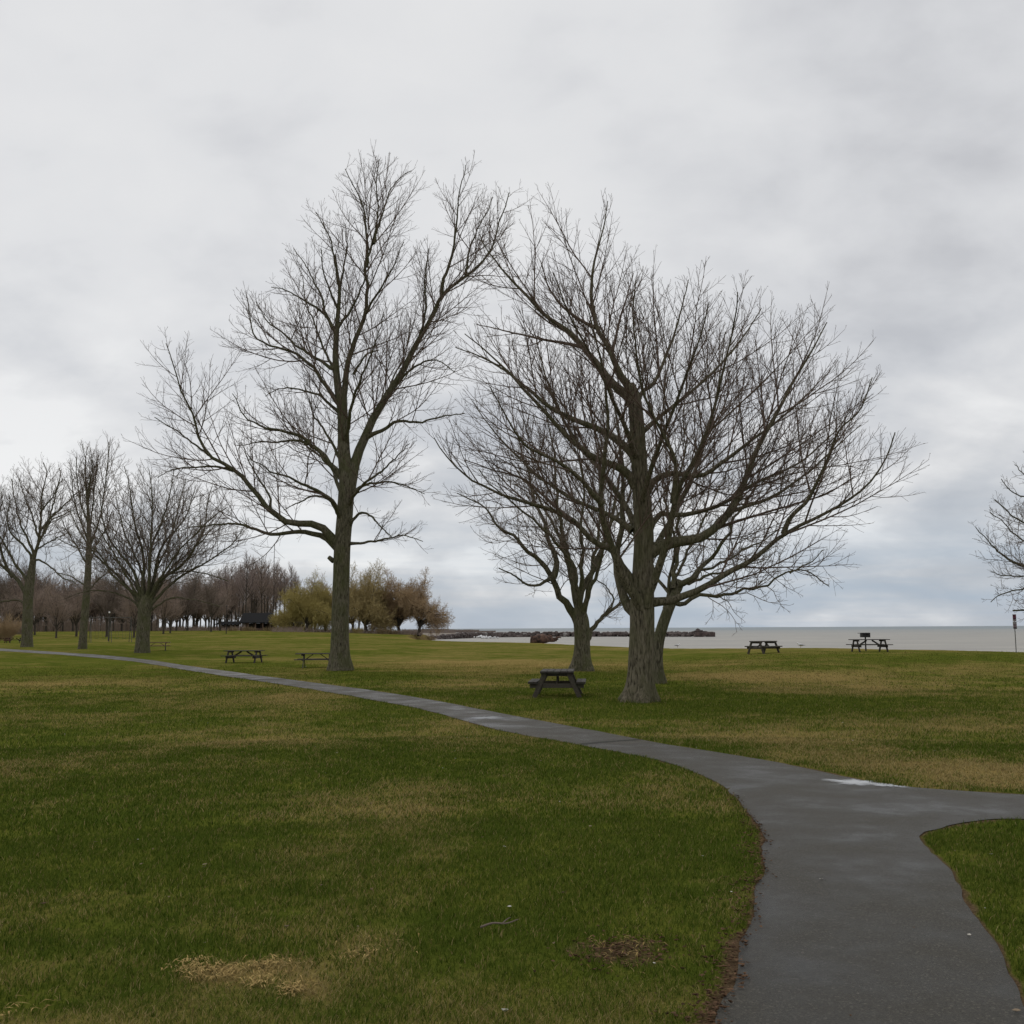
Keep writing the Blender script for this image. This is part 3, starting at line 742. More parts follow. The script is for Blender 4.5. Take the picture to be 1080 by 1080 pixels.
# --- the spreading maple beside the path
Ym = G(674, 740)[1]; pm = F/Ym
print('main tree Y', Ym, 'px/m', pm)
tp, tr, L = traced(Ym, [(674, 744), (674.5, 735), (675, 720), (676, 690), (677, 660), (677, 640), (678, 600), (679, 560), (675, 500), (671, 440), (668, 418), (664, 405)],
 [19.0, 16.8, 14.0, 13, 12.6, 12.6, 11, 10.3, 8.6, 7.8, 7, 5], [
 ([(681, 637), (692, 636), (715, 632), (743, 620), (765, 606), (790, 593), (827, 563), (873, 540), (908, 516), (930, 488), (944, 456)], 4.6, .6, 0, -1.6),
 ([(827, 563), (833, 547), (853, 527), (870, 493), (887, 453), (908, 432), (920, 398)], 2.6, .5, -1, -2.5),
 ([(683, 583), (692, 578), (710, 572), (738, 568), (754, 558), (771, 540), (785, 512), (797, 480), (813, 450), (833, 413), (853, 377), (872, 340)], 6.6, .6, 0, 1.2),
 ([(752, 560), (767, 542), (810, 527), (847, 503), (880, 474), (908, 448)], 2.8, .5, .5, 2.5),
 ([(681, 640), (684, 628), (693, 604), (704, 570), (710, 532), (718, 507), (729, 487), (743, 457), (749, 440), (758, 410), (768, 370), (775, 330), (778, 308)], 5.0, .5, -.2, -3.5),
 ([(710, 530), (711, 515), (710, 482), (699, 457), (688, 436), (678, 410), (671, 370), (668, 330), (671, 295)], 2.6, .5, -1.8, -4.0),
 ([(676, 642), (671, 632), (657, 609), (646, 576), (635, 540), (634, 524), (638, 500), (640, 470), (642, 440), (639, 400), (628, 355), (618, 318)], 5.4, .5, -.2, -3.5),
 ([(635, 532), (627, 524), (612, 507), (590, 489), (567, 477), (550, 465), (532, 435), (517, 408)], 3, .5, -1.8, -4.2),
 ([(667, 615), (655, 595), (645, 580), (625, 570), (600, 547), (575, 537), (550, 530), (515, 517), (490, 502), (470, 482), (458, 462)], 4.4, .5, 0, -1.5),
 ([(602, 549), (578, 527), (555, 507), (525, 497), (490, 485)], 2.2, .5, -.6, -.2),
 ([(672, 648), (661, 638), (652, 612), (650, 582), (655, 550), (657, 510), (655, 470), (649, 430), (640, 395)], 5.4, .6, .2, 3.0),
 ([(671, 512), (663, 500), (649, 491), (624, 479), (602, 462), (585, 444), (565, 422), (528, 384), (490, 352)], 5, .5, 0, -.8),
 ([(672, 488), (662, 472), (636, 454), (605, 441), (582, 428), (558, 410), (535, 392), (507, 376), (480, 366)], 5, .5, 0, 1.2),
 ([(669, 428), (660, 416), (647, 405), (631, 384), (615, 366), (600, 348), (574, 330), (551, 306), (530, 285), (514, 265), (506, 247)], 5.6, .5, 0, .3),
 ([(615, 366), (590, 361), (564, 355), (533, 348), (503, 342)], 2.2, .5, .1, 1.5),
 ([(668, 424), (664, 408), (654, 392), (644, 366), (631, 345), (625, 310), (628, 275), (636, 240), (641, 212)], 4.6, .5, 0, .6),
 ([(632, 347), (613, 338), (592, 322), (578, 300), (570, 275)], 2.4, .5, .3, -.8),
 ([(646, 370), (654, 340), (662, 312), (668, 288)], 2, .5, .2, 1.0),
 ([(671, 430), (677, 414), (688, 405), (701, 376), (711, 350), (719, 324), (726, 295)], 2.8, .5, 0, .8),
 ([(681, 528), (685, 516), (693, 504), (710, 497), (738, 500), (754, 493), (775, 477), (805, 455), (840, 425), (875, 392)], 4, .5, 0, 2.4),
 ([(683, 562), (688, 550), (696, 541), (715, 543), (738, 539), (765, 529), (799, 509), (840, 490), (875, 460), (898, 432)], 3.4, .5, 0, 3.4),
 ([(681, 598), (692, 575), (708, 545), (728, 505), (745, 455), (758, 400), (765, 350)], 4, .5, .2, 4.2),
 ([(675, 570), (662, 540), (640, 505), (612, 472), (588, 430), (572, 385), (562, 345)], 4, .5, .2, 4.2),
 ([(677, 528), (688, 490), (703, 450), (720, 405), (738, 355), (748, 318)], 3.4, .5, -.2, -3.2),
 ([(671, 480), (655, 440), (634, 395), (610, 352), (594, 318), (584, 288)], 3.2, .5, -.2, -3.4),
 ([(672, 462), (695, 440), (735, 408), (775, 368), (803, 325)], 3, .5, 0, 1.8),
 ([(667, 560), (645, 545), (610, 530), (570, 505), (530, 465), (500, 425)], 3, .5, 0, 2.8),
 ([(754, 558), (790, 545), (835, 532), (870, 522), (902, 502)], 2, .5, .6, -.8),
 ], pm)
cfg_m = dict(gnarl=.8, rtip=.0038, s1=.45, f1=.72, l1=(1.1, 4.0), f2=.5, s2=.25, l2=(.4, 1.7), s3=.15, l3=(.12, .48), t1=.16, u1=.055, u2=.055, u3=.03, w1=.05, w2=.05, w3=.07, a1=40, a2=38, a3=40, trunk_from=.62, trunk_sp=.35, bark_r=.085, limbmat=M_twig, b1=.3, b2=.22)
grow_tree('bare_tree', G(674, 740), tp, tr, L, cfg_m, 'big spreading bare tree with a flared trunk standing nearest the path fork', 'tree', None, M_bark, M_twig, 4, lobes=5)

# --- the tall tree left of centre
Yt = 51.0; pt = F/Yt
tp, tr, L = traced(Yt, [(359, 707), (359, 702), (358.5, 690), (358.5, 670), (359, 640), (360, 610), (361, 580), (364, 540), (366, 505), (363, 480), (362, 450), (360.5, 430), (356, 405), (354, 373), (356, 338), (358, 308), (355.5, 284), (353.5, 268)],
 [12.5, 11.6, 10.2, 9.4, 9, 8.8, 8.6, 8.4, 8.6, 6.6, 5.8, 5.2, 4, 3.3, 2.5, 1.7, 1.1, .6], [
 ([(357, 300), (353, 276), (349, 252), (340, 236), (333, 224)], 1.5, .4, 0, -.8), ([(357.5, 310), (362, 282), (366, 258), (364, 236)], 1.4, .4, 0, .8), ([(356, 325), (346, 300), (340, 280), (338, 262)], 1.4, .4, 0, -2),
 ([(362, 440), (364, 424), (368, 392), (376, 357), (386, 333), (391, 300), (387, 279), (394, 257), (400, 225), (397, 195), (400, 168)], 4.2, .4, 0, -1),
 ([(387, 281), (386, 252), (384, 217), (372, 196), (364, 178)], 1.7, .4, -.6, -1.5),
 ([(394, 257), (404, 222), (412, 200), (424, 186), (434, 180)], 1.5, .4, -.7, .5),
 ([(367, 522), (370, 512), (377, 486), (392, 445), (414, 408), (440, 364), (455, 338), (466, 312), (492, 290), (514, 267), (527, 232), (537, 203)], 6.4, .5, 0, .8),
 ([(466, 312), (468, 293), (477, 260), (481, 227), (485, 196), (491, 174)], 2.2, .4, .5, -.6),
 ([(492, 290), (496, 262), (510, 232), (520, 208)], 1.5, .4, .6, 2),
 ([(386, 462), (407, 453), (422, 445), (444, 446), (468, 441), (490, 436)], 2.6, .5, .2, -1.5),
 ([(414, 408), (429, 393), (444, 384), (463, 382), (480, 392)], 2.0, .4, .4, -1.5),
 ([(370, 525), (377, 517), (390, 512), (419, 510), (436, 515), (448, 521)], 2.0, .4, 0, -1.2),
 ([(369, 555), (374, 547), (382, 542), (393, 546), (403, 558), (413, 566)], 2.0, .5, 0, -2),
 ([(368, 574), (388, 573), (408, 569), (425, 565), (446, 571)], 1.8, .4, 0, -1.5),
 ([(357, 577), (350, 566), (340, 556), (328, 552), (304, 549), (285, 537), (268, 518), (246, 496), (220, 480), (210, 465), (203, 443), (193, 419), (184, 395), (175, 362)], 4.6, .4, 0, -1.5),
 ([(357, 578), (348, 570), (338, 564), (314, 563), (285, 565), (266, 559), (241, 554), (215, 554), (190, 560)], 3.6, .4, 0, .8),
 ([(246, 496), (227, 492), (210, 492), (186, 496), (166, 504)], 1.6, .4, -.8, .4),
 ([(285, 537), (284, 523), (273, 504), (263, 487), (254, 466)], 1.4, .4, -.6, -1.5),
 ([(220, 480), (200, 466), (180, 452), (163, 440)], 1.3, .4, -1, -2.4),
 ([(360, 503), (354, 494), (343, 482), (326, 468), (306, 458), (287, 454), (275, 450), (256, 439), (245, 415)], 3.4, .4, 0, -1.5),
 ([(326, 468), (312, 465), (294, 466), (270, 465), (250, 470)], 1.6, .4, -.5, 1.2),
 ([(361, 548), (356, 540), (347, 528), (330, 523), (318, 530), (299, 538)], 2.6, .4, 0, -1.5),
 ([(361, 442), (352, 430), (337, 416), (321, 410), (300, 409), (280, 418)], 2.2, .4, 0, 1),
 ([(360, 428), (345, 405), (324, 381), (308, 370), (286, 363), (270, 354), (264, 330), (260, 312)], 2.8, .4, 0, -.6),
 ([(353, 390), (337, 381), (321, 373), (302, 357), (281, 341), (270, 318)], 2.0, .4, 0, 1),
 ([(354, 351), (343, 335), (324, 319), (305, 308), (286, 303)], 2, .4, 0, -.6),
 ([(350, 346), (342, 330), (337, 311), (324, 284), (310, 262)], 1.8, .4, -.2, .6),
 ([(356, 346), (370, 327), (378, 308), (386, 292)], 1.8, .8, 0, -.5),
 ([(373, 395), (378, 386), (386, 373), (400, 369)], 1.6, .6, -.2, -.8),
 ([(361, 488), (345, 460), (335, 443), (328, 424), (320, 405)], 2, .4, 0, 1.6),
 ([(364, 468), (371, 432), (385, 395), (396, 362), (404, 332)], 2.6, .4, 0, -5),
 ([(362, 525), (346, 492), (322, 470), (302, 442)], 2.6, .4, 0, 5),
 ([(366, 535), (386, 512), (410, 492), (432, 468)], 2.4, .4, 0, -4.5),
 ([(356, 405), (341, 362), (327, 322), (318, 290)], 2, .4, 0, 3.5),
 ([(362, 548), (340, 522), (312, 508), (286, 498), (262, 480)], 2.8, .4, 0, -5),
 ([(373, 490), (398, 440), (420, 388), (432, 350)], 2.6, .4, .2, 5),
 ([(383, 340), (398, 312), (416, 282), (426, 255)], 1.8, .4, -.3, -3),
 ([(440, 364), (448, 330), (447, 295), (452, 262)], 1.6, .4, .5, -1.5),
 ], pt)
cfg_t = dict(rtip=.0056, s1=.52, f1=.75, l1=(1.5, 5.0), f2=.5, s2=.36, l2=(.6, 2.4), s3=.23, l3=(.2, .8), u1=.075, u2=.07, u3=.04, w1=.06, w2=.06, w3=.08, a1=42, a2=40, a3=40, trunk_from=.5, trunk_sp=.6, bark_r=.06, limbmat=M_twig, b1=.12, b2=.16, gnarl=2.2)
def stub(o):
    a = at(352, 592, Yt); b_ = at(346.5, 587.5, Yt-.15); o.tubes(np.array([a, (a+b_)/2, b_]), [.13, .12, .1], 8, True)
bt = at(359, 705, Yt)
grow_tree('bare_tree', (bt[0], bt[1], bt[2]), tp, tr, L, cfg_t, 'tallest bare tree with straight mossy trunk and pruned stub left of centre', 'tree', None, M_bark2, M_twig, 7, lobes=4, flare=.5, extra=stub)

# --- the many-stemmed tree behind the front picnic table
Yb = 49.0; pb = F/Yb
tp, tr, L = traced(Yb, [(614, 708), (614, 702), (614, 690), (614, 675), (613.5, 662), (612, 650), (609, 640)], [10.5, 9.8, 8.6, 8.2, 8.4, 7.8, 5.5], [
 ([(610, 656), (602, 643), (590, 627), (580, 607), (572, 592), (560, 582), (545, 567), (527, 555), (515, 542), (497, 530), (482, 520)], 4.6, .5, 0, -1.0),
 ([(581, 610), (572, 616), (565, 617), (552, 614), (540, 605), (526, 599)], 2.0, .6, -.3, -1.5),
 ([(583, 612), (588, 603), (585, 580), (577, 560), (572, 540), (565, 522), (555, 490), (545, 455)], 3.6, .5, -.2, 1.0),
 ([(612, 655), (606, 632), (602, 605), (597, 580), (594, 550), (590, 525), (585, 490), (580, 450), (572, 415)], 3.8, .5, 0, .6),
 ([(613, 652), (611, 635), (614, 615), (612, 595), (616, 585), (614, 565), (616, 530), (612, 490), (606, 450)], 3.2, .5, 0, -1.5),
 ([(615, 655), (617, 636), (622, 617), (635, 590), (646, 560), (652, 520), (654, 478), (648, 440)], 4.2, .5, 0, 1.2),
 ([(617, 676), (625, 662), (640, 647), (655, 636), (670, 625), (690, 612)], 3.2, .6, 0, 1.5),
 ([(640, 646), (648, 632), (640, 620), (629, 611)], 1.4, .5, .6, 2),
 ([(612, 650), (606, 610), (590, 560), (560, 510), (535, 475)], 3, .5, .3, 4), ([(613, 650), (622, 600), (630, 550), (632, 500), (628, 450)], 3, .5, .3, 4),
 ([(611, 650), (600, 600), (570, 560), (535, 530), (505, 495)], 2.8, .5, -.2, -4), ([(614, 645), (628, 600), (640, 560), (665, 520), (680, 480)], 2.6, .5, -.2, -3.5),
 ], pb)
cfg_b = dict(rtip=.0055, s1=.42, f1=.6, l1=(.9, 3.2), s2=.30, f2=.5, l2=(.4, 1.6), s3=.2, l3=(.18, .6), u1=.06, u2=.06, u3=.04, w1=.11, w2=.12, trunk_from=.9, trunk_sp=None, bark_r=.05, b1=.15, gnarl=3, limbmat=M_bark2)
bb = at(614, 706, Yb)
grow_tree('bare_tree', bb, tp, tr, L, cfg_b, 'multi stemmed bare tree right behind the front picnic table', 'tree', None, M_bark2, M_twig2, 12, lobes=3)

# --- the leaning tree half hidden by the maple's trunk
Yl = 38.0; pl = F/Yl
tp, tr, L = traced(Yl, [(694, 721), (694, 716), (693.5, 705), (693.5, 690), (696, 670), (704, 645), (711, 629), (718, 612)], [7.6, 6.8, 6, 5.6, 5.8, 5.6, 5, 3.6], [
 ([(713, 622), (718, 606), (719, 590), (720, 545), (720, 500), (723, 460), (720, 420)], 2.8, .5, 0, .8),
 ([(715, 618), (729, 607), (743, 587), (754, 570), (768, 545), (790, 520), (815, 500)], 3.2, .5, 0, -.5),
 ([(716, 617), (738, 613), (760, 606), (785, 598), (808, 590)], 2.2, .5, 0, 1.5),
 ([(709, 632), (725, 627), (743, 623), (771, 622), (790, 619), (810, 616), (833, 604), (850, 607), (874, 618)], 2.6, .5, 0, .6),
 ([(833, 604), (845, 598), (858, 590), (868, 580)], 1.1, .4, .4, .2),
 ([(704, 645), (704, 623), (703, 595), (704, 575), (700, 540), (702, 500), (706, 465)], 2.4, .5, 0, 1.5),
 ([(704, 640), (716, 600), (740, 560), (760, 510), (775, 470)], 2.4, .5, .2, 3.5), ([(710, 630), (735, 600), (775, 580), (810, 560), (840, 550)], 2.2, .5, .2, 2.8), ([(706, 638), (690, 600), (670, 570), (650, 540), (640, 505)], 2.2, .5, .2, 2.5),
 ], pl)
cfg_l = dict(rtip=.0055, s1=.34, f1=.5, l1=(.6, 2.4), s2=.24, l2=(.35, 1.2), s3=.16, l3=(.14, .48), u1=.05, u2=.06, u3=.04, w1=.2, w2=.2, trunk_from=.9, trunk_sp=None, bark_r=.05, b1=.1, gnarl=4, limbmat=M_bark2)
bl = at(694, 718, Yl)
grow_tree('bare_tree', bl, tp, tr, L, cfg_l, 'smaller bare tree leaning right half hidden behind the big trunk', 'tree', None, M_bark2, M_twig2, 15, lobes=3)

# --- the tree at the right edge
Yr = 56.0; pr = F/Yr
tp, tr, L = traced(Yr, [(1150, 692), (1150, 680), (1150, 650), (1149, 620), (1147, 590), (1143, 555), (1138, 520), (1130, 490)], [11, 9, 8, 7.6, 6.5, 5, 3.5, 1.2], [
 ([(1149, 615), (1120, 610), (1085, 604), (1064, 595), (1047, 580), (1036, 566), (1029, 556)], 3.4, .4, 0, .6),
 ([(1146, 585), (1112, 566), (1080, 549), (1062, 537), (1049, 527)], 2.8, .4, 0, -.6),
 ([(1150, 625), (1115, 620), (1080, 620), (1062, 624), (1045, 635)], 2.2, .4, 0, -.8),
 ([(1149, 640), (1110, 640), (1080, 643.5), (1068, 644)], 1.8, .9, 0, 1.0),
 ([(1148, 605), (1118, 585), (1090, 575), (1070, 565), (1055, 550), (1044, 540)], 2.2, .4, 0, 1.5), ([(1149, 620), (1115, 606), (1085, 610), (1060, 608), (1045, 603)], 2.0, .4, 0, -1.2), ([(1144, 560), (1110, 540), (1085, 525), (1066, 518), (1056, 505)], 2.2, .4, 0, .4),
 ([(1142, 545), (1115, 525), (1092, 508), (1078, 500), (1070, 490)], 2.4, .4, 0, 1.2),
 ([(1140, 530), (1128, 500), (1112, 478), (1100, 455)], 2.2, .4, 0, -1), ([(1148, 600), (1130, 575), (1105, 555), (1085, 530)], 2.4, .4, 0, 4), ([(1148, 600), (1130, 580), (1105, 575), (1080, 570)], 2.4, .4, 0, -4),
 ([(1148, 600), (1180, 580), (1215, 560), (1240, 540)], 3, .4, 0, 1), ([(1146, 570), (1170, 540), (1195, 500), (1210, 470)], 3, .4, 0, -1), ([(1149, 620), (1190, 612), (1230, 600), (1255, 590)], 2.4, .4, 0, 2),
 ], pr)
cfg_r = dict(rtip=.0066, s1=.32, f1=.6, l1=(.7, 2.3), s2=.24, l2=(.35, 1.2), s3=.17, l3=(.15, .5), u1=.04, u2=.06, u3=.05, w1=.14, w2=.16, trunk_from=.6, trunk_sp=.6, bark_r=.05, b1=.1, gnarl=2.5, limbmat=M_bark2)
br = at(1150, 690, Yr); br[2] = zb1(br[0], br[1])
grow_tree('bare_tree', br, tp, tr, L, cfg_r, 'bare tree reaching in from the right edge above the sign post', 'tree', None, M_bark2, M_twig2, 18, lobes=3)

# --- the three middle distance trees at left
Y1 = 112.0; p1 = F/Y1
tp, tr, L = traced(Y1, [(28, 684), (28, 680), (28.5, 672), (29, 655), (29.5, 640), (30, 625), (33, 605), (35, 590)], [6.4, 5.8, 5.4, 5.2, 5, 5, 4, 3.2], [
 ([(34, 600), (35, 588), (42, 570), (49, 557), (55, 549), (66, 543), (78, 538)], 2.24, .4, 0, -1),
 ([(29, 632), (26, 625), (16, 612), (6, 602), (-6, 590), (-14, 570), (-20, 545)], 2.88, .4, 0, 1),
 ([(35, 595), (37, 584), (40, 566), (42, 541), (43, 519), (48, 502), (46, 488)], 2.24, .4, 0, .5),
 ([(34, 592), (32, 582), (22, 572), (13, 562), (8, 545), (10, 522)], 1.60, .4, 0, -1.5),
 ([(14, 609), (5, 590), (0, 572), (-3, 552), (3, 531), (1, 512)], 1.92, .4, .5, -1),
 ([(35, 592), (43, 592), (57, 602), (69, 612), (80, 616)], 1.20, .4, 0, -1),
 ([(29, 640), (22, 633), (12, 633), (0, 635), (-14, 632)], 1.44, .4, 0, 1),
 ([(40, 566), (34, 545), (25, 525), (20, 505)], 1.28, .4, 0, 3), ([(46, 562), (56, 535), (62, 515), (64, 498)], 1.44, .4, 0, 2), ([(42, 560), (60, 542), (80, 524), (92, 508)], 1.6, .4, 0, 1.5), ([(30, 618), (14, 590), (-2, 560), (-10, 535)], 2.0, .4, 0, -1.5), ([(36, 585), (24, 555), (16, 530), (12, 505)], 1.6, .4, 0, 2), ([(42, 541), (56, 520), (66, 505)], 1.04, .4, 0, -3), ([(37, 580), (55, 572), (72, 562)], 1.12, .4, 0, -3)], p1)
cfg_1 = dict(rtip=.0105, s1=.6, f1=.75, l1=(2.2, 6.0), f2=.5, s2=.5, l2=(.9, 2.8), s3=.36, l3=(.35, 1.1), trunk_from=.8, trunk_sp=None, gnarl=3, b1=.15, w1=.08, w2=.08, u1=.05, a1=44)
b1 = at(28, 681, Y1)
grow_tree('bare_tree', b1, tp, tr, L, cfg_1, 'forked bare tree in the left corner beside two dark picnic tables', 'tree', None, M_bark2, M_twig2, 21, False, 16, 3, .3)
Y2 = 100.0; p2 = F/Y2
tp, tr, L = traced(Y2, [(86.5, 687), (87, 683), (87.5, 675), (88.5, 660), (91, 630), (93, 600), (94, 570), (93, 540), (91.5, 520), (91, 508)], [5.0, 4.5, 4.1, 3.9, 3.7, 3.4, 2.6, 1.7, 1.0, .5], [
 ([(92.5, 530), (91, 508), (90, 490), (87, 468)], 1.2, .3, 0, .4), ([(92.5, 535), (95, 512), (97, 492), (96, 474)], 1.1, .3, 0, -.8),
 ([(93.5, 580), (104, 548), (110, 515), (114, 485), (115, 466)], 1.28, .4, 0, -.5), ([(93.5, 572), (82, 545), (77, 522), (75, 500)], 1.20, .4, 0, .6), ([(93.5, 560), (99, 535), (102, 505), (104, 480)], 1.12, .4, 0, 1),
 ([(93, 552), (86, 530), (82, 508), (80, 482)], 1.04, .4, 0, -1), ([(92.5, 600), (102, 575), (112, 556), (118, 540)], 1.12, .4, 0, 1.6), ([(92.5, 596), (80, 575), (70, 558), (64, 545)], 1.12, .4, 0, -1.5),
 ([(91.5, 625), (105, 610), (122, 600)], 0.96, .4, 0, -1), ([(91.5, 618), (75, 608), (60, 604)], 0.96, .4, 0, 1), ([(93, 545), (93, 525), (95, 500)], 0.96, .4, 0, -2), ([(93, 545), (91, 525), (87, 500)], 0.96, .4, 0, 2)], p2)
cfg_2 = dict(rtip=.010, s1=.5, f1=.75, l1=(1.8, 4.4), f2=.5, s2=.42, l2=(.8, 2.1), s3=.34, l3=(.3, .9), trunk_from=.4, trunk_sp=.4, gnarl=1.5, b1=.5, u1=.08, u2=.08, a1=38, w1=.06, w2=.07)
b2 = at(87, 684, Y2)
grow_tree('bare_tree', b2, tp, tr, L, cfg_2, 'narrow upright bare tree with straight pole trunk second from left', 'tree', None, M_bark2, M_twig2, 22, False, 16, 3, .3)
Y3 = 86.0; p3 = F/Y3
tp, tr, L = traced(Y3, [(150, 690), (150, 686), (150.5, 678), (151, 665), (152, 650), (153, 638), (154, 628)], [7.4, 7.2, 7.0, 6.7, 6.5, 6.8, 4.5], [
 ([(150, 640), (146, 620), (140, 600), (125, 582), (112, 562), (107, 540), (104, 518)], 2.40, .4, 0, -1), ([(152, 640), (151, 615), (152, 585), (147, 565), (142, 542), (136, 512), (131, 492)], 2.56, .4, 0, .5),
 ([(154, 640), (155, 615), (156, 585), (161, 568), (172, 542), (180, 517), (183, 495)], 2.40, .4, 0, -1), ([(156, 640), (162, 610), (167, 590), (175, 572), (192, 552), (201, 532), (206, 512)], 2.40, .4, 0, 1),
 ([(157, 640), (165, 616), (185, 601), (200, 585), (215, 557), (218, 532), (224, 512)], 2.56, .4, 0, -.6), ([(157, 636), (172, 610), (190, 602), (215, 604), (241, 613)], 1.44, .4, 0, .6),
 ([(149, 643), (145, 630), (120, 610), (100, 580), (82, 578), (58, 566)], 1.92, .4, 0, -2), ([(148, 645), (140, 632), (115, 622), (92, 622), (67, 632)], 1.28, .4, 0, 1), ([(156, 645), (180, 630), (210, 634), (232, 640)], 1.20, .4, 0, -1),
 ([(152, 636), (148, 600), (136, 570), (126, 540), (122, 515)], 1.92, .4, 0, 4), ([(155, 636), (165, 600), (180, 565), (190, 530), (196, 505)], 1.92, .4, 0, 4), ([(153, 636), (158, 600), (160, 560), (160, 525), (157, 495)], 1.92, .4, 0, -3.5),
 ([(149, 640), (130, 615), (105, 590), (85, 562), (74, 538)], 2, .4, 0, 1.5), ([(157, 640), (185, 612), (220, 590), (245, 572), (260, 552)], 2, .4, 0, 1.5), ([(156, 638), (178, 600), (212, 570), (236, 540)], 1.8, .4, 0, 2.5), ([(150, 640), (128, 600), (112, 572), (92, 545)], 1.8, .4, 0, -2.5), ([(154, 636), (175, 600), (200, 570), (225, 545), (240, 535)], 1.60, .4, 0, -3.5), ([(152, 636), (135, 605), (118, 585), (100, 565)], 1.60, .4, 0, 3)], p3)
cfg_3 = dict(rtip=.0088, s1=.58, f1=.75, l1=(1.6, 4.8), f2=.5, s2=.38, l2=(.7, 2.2), s3=.28, l3=(.28, .9), trunk_from=.9, trunk_sp=None, gnarl=2, b1=.2, u1=.05, a1=42, w1=.06, w2=.07)
b3 = at(150, 687.5, Y3)
grow_tree('bare_tree', b3, tp, tr, L, cfg_3, 'low broad bare tree fanning from a thick short trunk right of the pole trunk', 'tree', None, M_bark2, M_twig2, 23, False, 18, 4, .25)

# --- far trees: prototypes grown from scratch, then copied
def proto(name, h, th, spread, nl, cfg, label, cat, group, mb_, mt, seed, r0=.28, lean=0, style='round', dome=(.25, 1.0), sag=.06):
    rng = np.random.default_rng(seed); base = np.zeros(3)
    if style == 'tall':
        top = h*.97
        trunk = np.array([(lean*t*h+.12*math.sin(3*t+seed), .1*math.cos(4*t), t*top-.1) for t in np.linspace(0, 1, 7)]); tr = np.linspace(r0, .03, 7)
        limbs = []
        for k in range(nl):
            t = .38+.58*k/nl; a = k*2.4+rng.random(); ln = spread*(1.15-t)*rng.uniform(.7, 1.2)
            p = np.array([np.interp(t, np.linspace(0, 1, 7), trunk[:, q]) for q in range(3)]); d = np.array([math.cos(a)*.6, math.sin(a)*.6, .8])
            limbs.append((np.array([p, p+d*ln*.35, p+d*ln*.65+np.array([0, 0, .12*ln]), p+d*ln+np.array([0, 0, .35*ln])]), r0*.3, .02))
    else:
        trunk = np.array([(lean*t, .05*math.sin(5*t), t*th-.1) for t in np.linspace(0, 1, 5)]); tr = np.array([r0*1.15, r0*1.03, r0, r0*.95, r0*.7])
        limbs = []; e0, e1 = dome
        for k in range(nl):
            a = k*2.4+rng.random()*.7; se = e0+(e1-e0)*((k*.618) % 1); e = math.asin(min(se, .999))
            q = rng.uniform(.78, 1.0) if k % 4 else rng.uniform(.5, .65)
            p = trunk[3] if k % 2 else trunk[4]-np.array([0, 0, .1])
            E = np.array([lean+math.cos(a)*math.cos(e)*spread*q, math.sin(a)*math.cos(e)*spread*q, th+math.sin(e)*(h-th)*q])
            c1 = p+(E-p)*.3+np.array([0, 0, .05*(h-th)]); P_ = [p]
            for s_ in (.25, .5, .75, 1.0):
                b_ = p*(1-s_)+E*s_; arch = sag*math.sin(s_*math.pi)*(h-th)*math.cos(e)
                P_.append(b_+np.array([rng.normal(0, .22), rng.normal(0, .22), arch]))
            limbs.append((np.array(P_), r0*.45, .02))
    return grow_tree(name, base, trunk, tr, limbs, cfg, label, cat, group, mb_, mt, seed, False, 10, 3)

cfg_far = dict(rtip=.021, s1=.7, f1=.6, l1=(1.6, 4.6), s2=.5, l2=(.9, 2.4), s3=.42, l3=(.45, 1.2), trunk_from=.8, trunk_sp=None, gnarl=3, b1=.25, u1=.06)
cfg_tall = dict(rtip=.02, s1=.55, f1=.6, l1=(1.2, 3.2), s2=.5, l2=(.8, 2.0), s3=.42, l3=(.4, 1.1), trunk_from=.4, trunk_sp=.5, gnarl=2, b1=.35, u1=.08)
cfg_wil = dict(rtip=.021, s1=.40, f1=.6, l1=(1.6, 4.0), s2=.30, l2=(1.0, 2.6), s3=.34, l3=(.7, 1.9), trunk_from=.8, trunk_sp=None, gnarl=3, b1=.2, u1=-.02, u2=-.09, u3=-.16, a1=50, b2=0, b3=-.1, w1=.15)
cfg_org = dict(rtip=.022, s1=.40, f1=.6, l1=(1.6, 4.0), s2=.30, l2=(1.0, 2.4), s3=.30, l3=(.5, 1.4), trunk_from=.8, trunk_sp=None, gnarl=3, b1=.15, u1=.03, u2=.0, u3=-.03, a1=50, b2=.05, b3=0, w1=.15)
GW = 'bare trees of the far wood'; LW = 'bare brown tree among others in the far wood on the left'
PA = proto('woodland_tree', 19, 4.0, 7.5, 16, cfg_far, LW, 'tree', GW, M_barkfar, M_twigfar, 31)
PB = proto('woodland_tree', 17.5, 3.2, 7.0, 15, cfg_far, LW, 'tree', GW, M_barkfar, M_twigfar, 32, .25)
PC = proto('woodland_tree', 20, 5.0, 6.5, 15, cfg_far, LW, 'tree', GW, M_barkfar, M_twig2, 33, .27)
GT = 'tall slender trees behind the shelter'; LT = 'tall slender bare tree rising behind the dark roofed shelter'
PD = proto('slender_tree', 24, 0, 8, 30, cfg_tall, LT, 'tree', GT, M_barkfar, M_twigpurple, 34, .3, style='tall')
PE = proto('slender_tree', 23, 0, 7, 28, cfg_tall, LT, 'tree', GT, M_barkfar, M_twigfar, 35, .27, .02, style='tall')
def put(proto_, px, Y, sc, rz, label=None, group=None, first=False, zoff=-.15):
    o_ = proto_ if first else copy_tree(proto_)
    p = on(px, Y); o_.location = (float(p[0]), float(p[1]), float(p[2])+zoff); o_.rotation_euler = (0, 0, rz); o_.scale = (sc[0], sc[0], sc[1]) if isinstance(sc, tuple) else (sc,)*3
    if label: o_['label'] = label
    if group: o_['group'] = group
    return o_
used = set()
rw_ = random.Random(4)
px = -70
wood = []
while px < 240:
    wood.append((px+rw_.uniform(-3, 3), rw_.uniform(290, 330))); px += rw_.uniform(5, 8)
px = -80
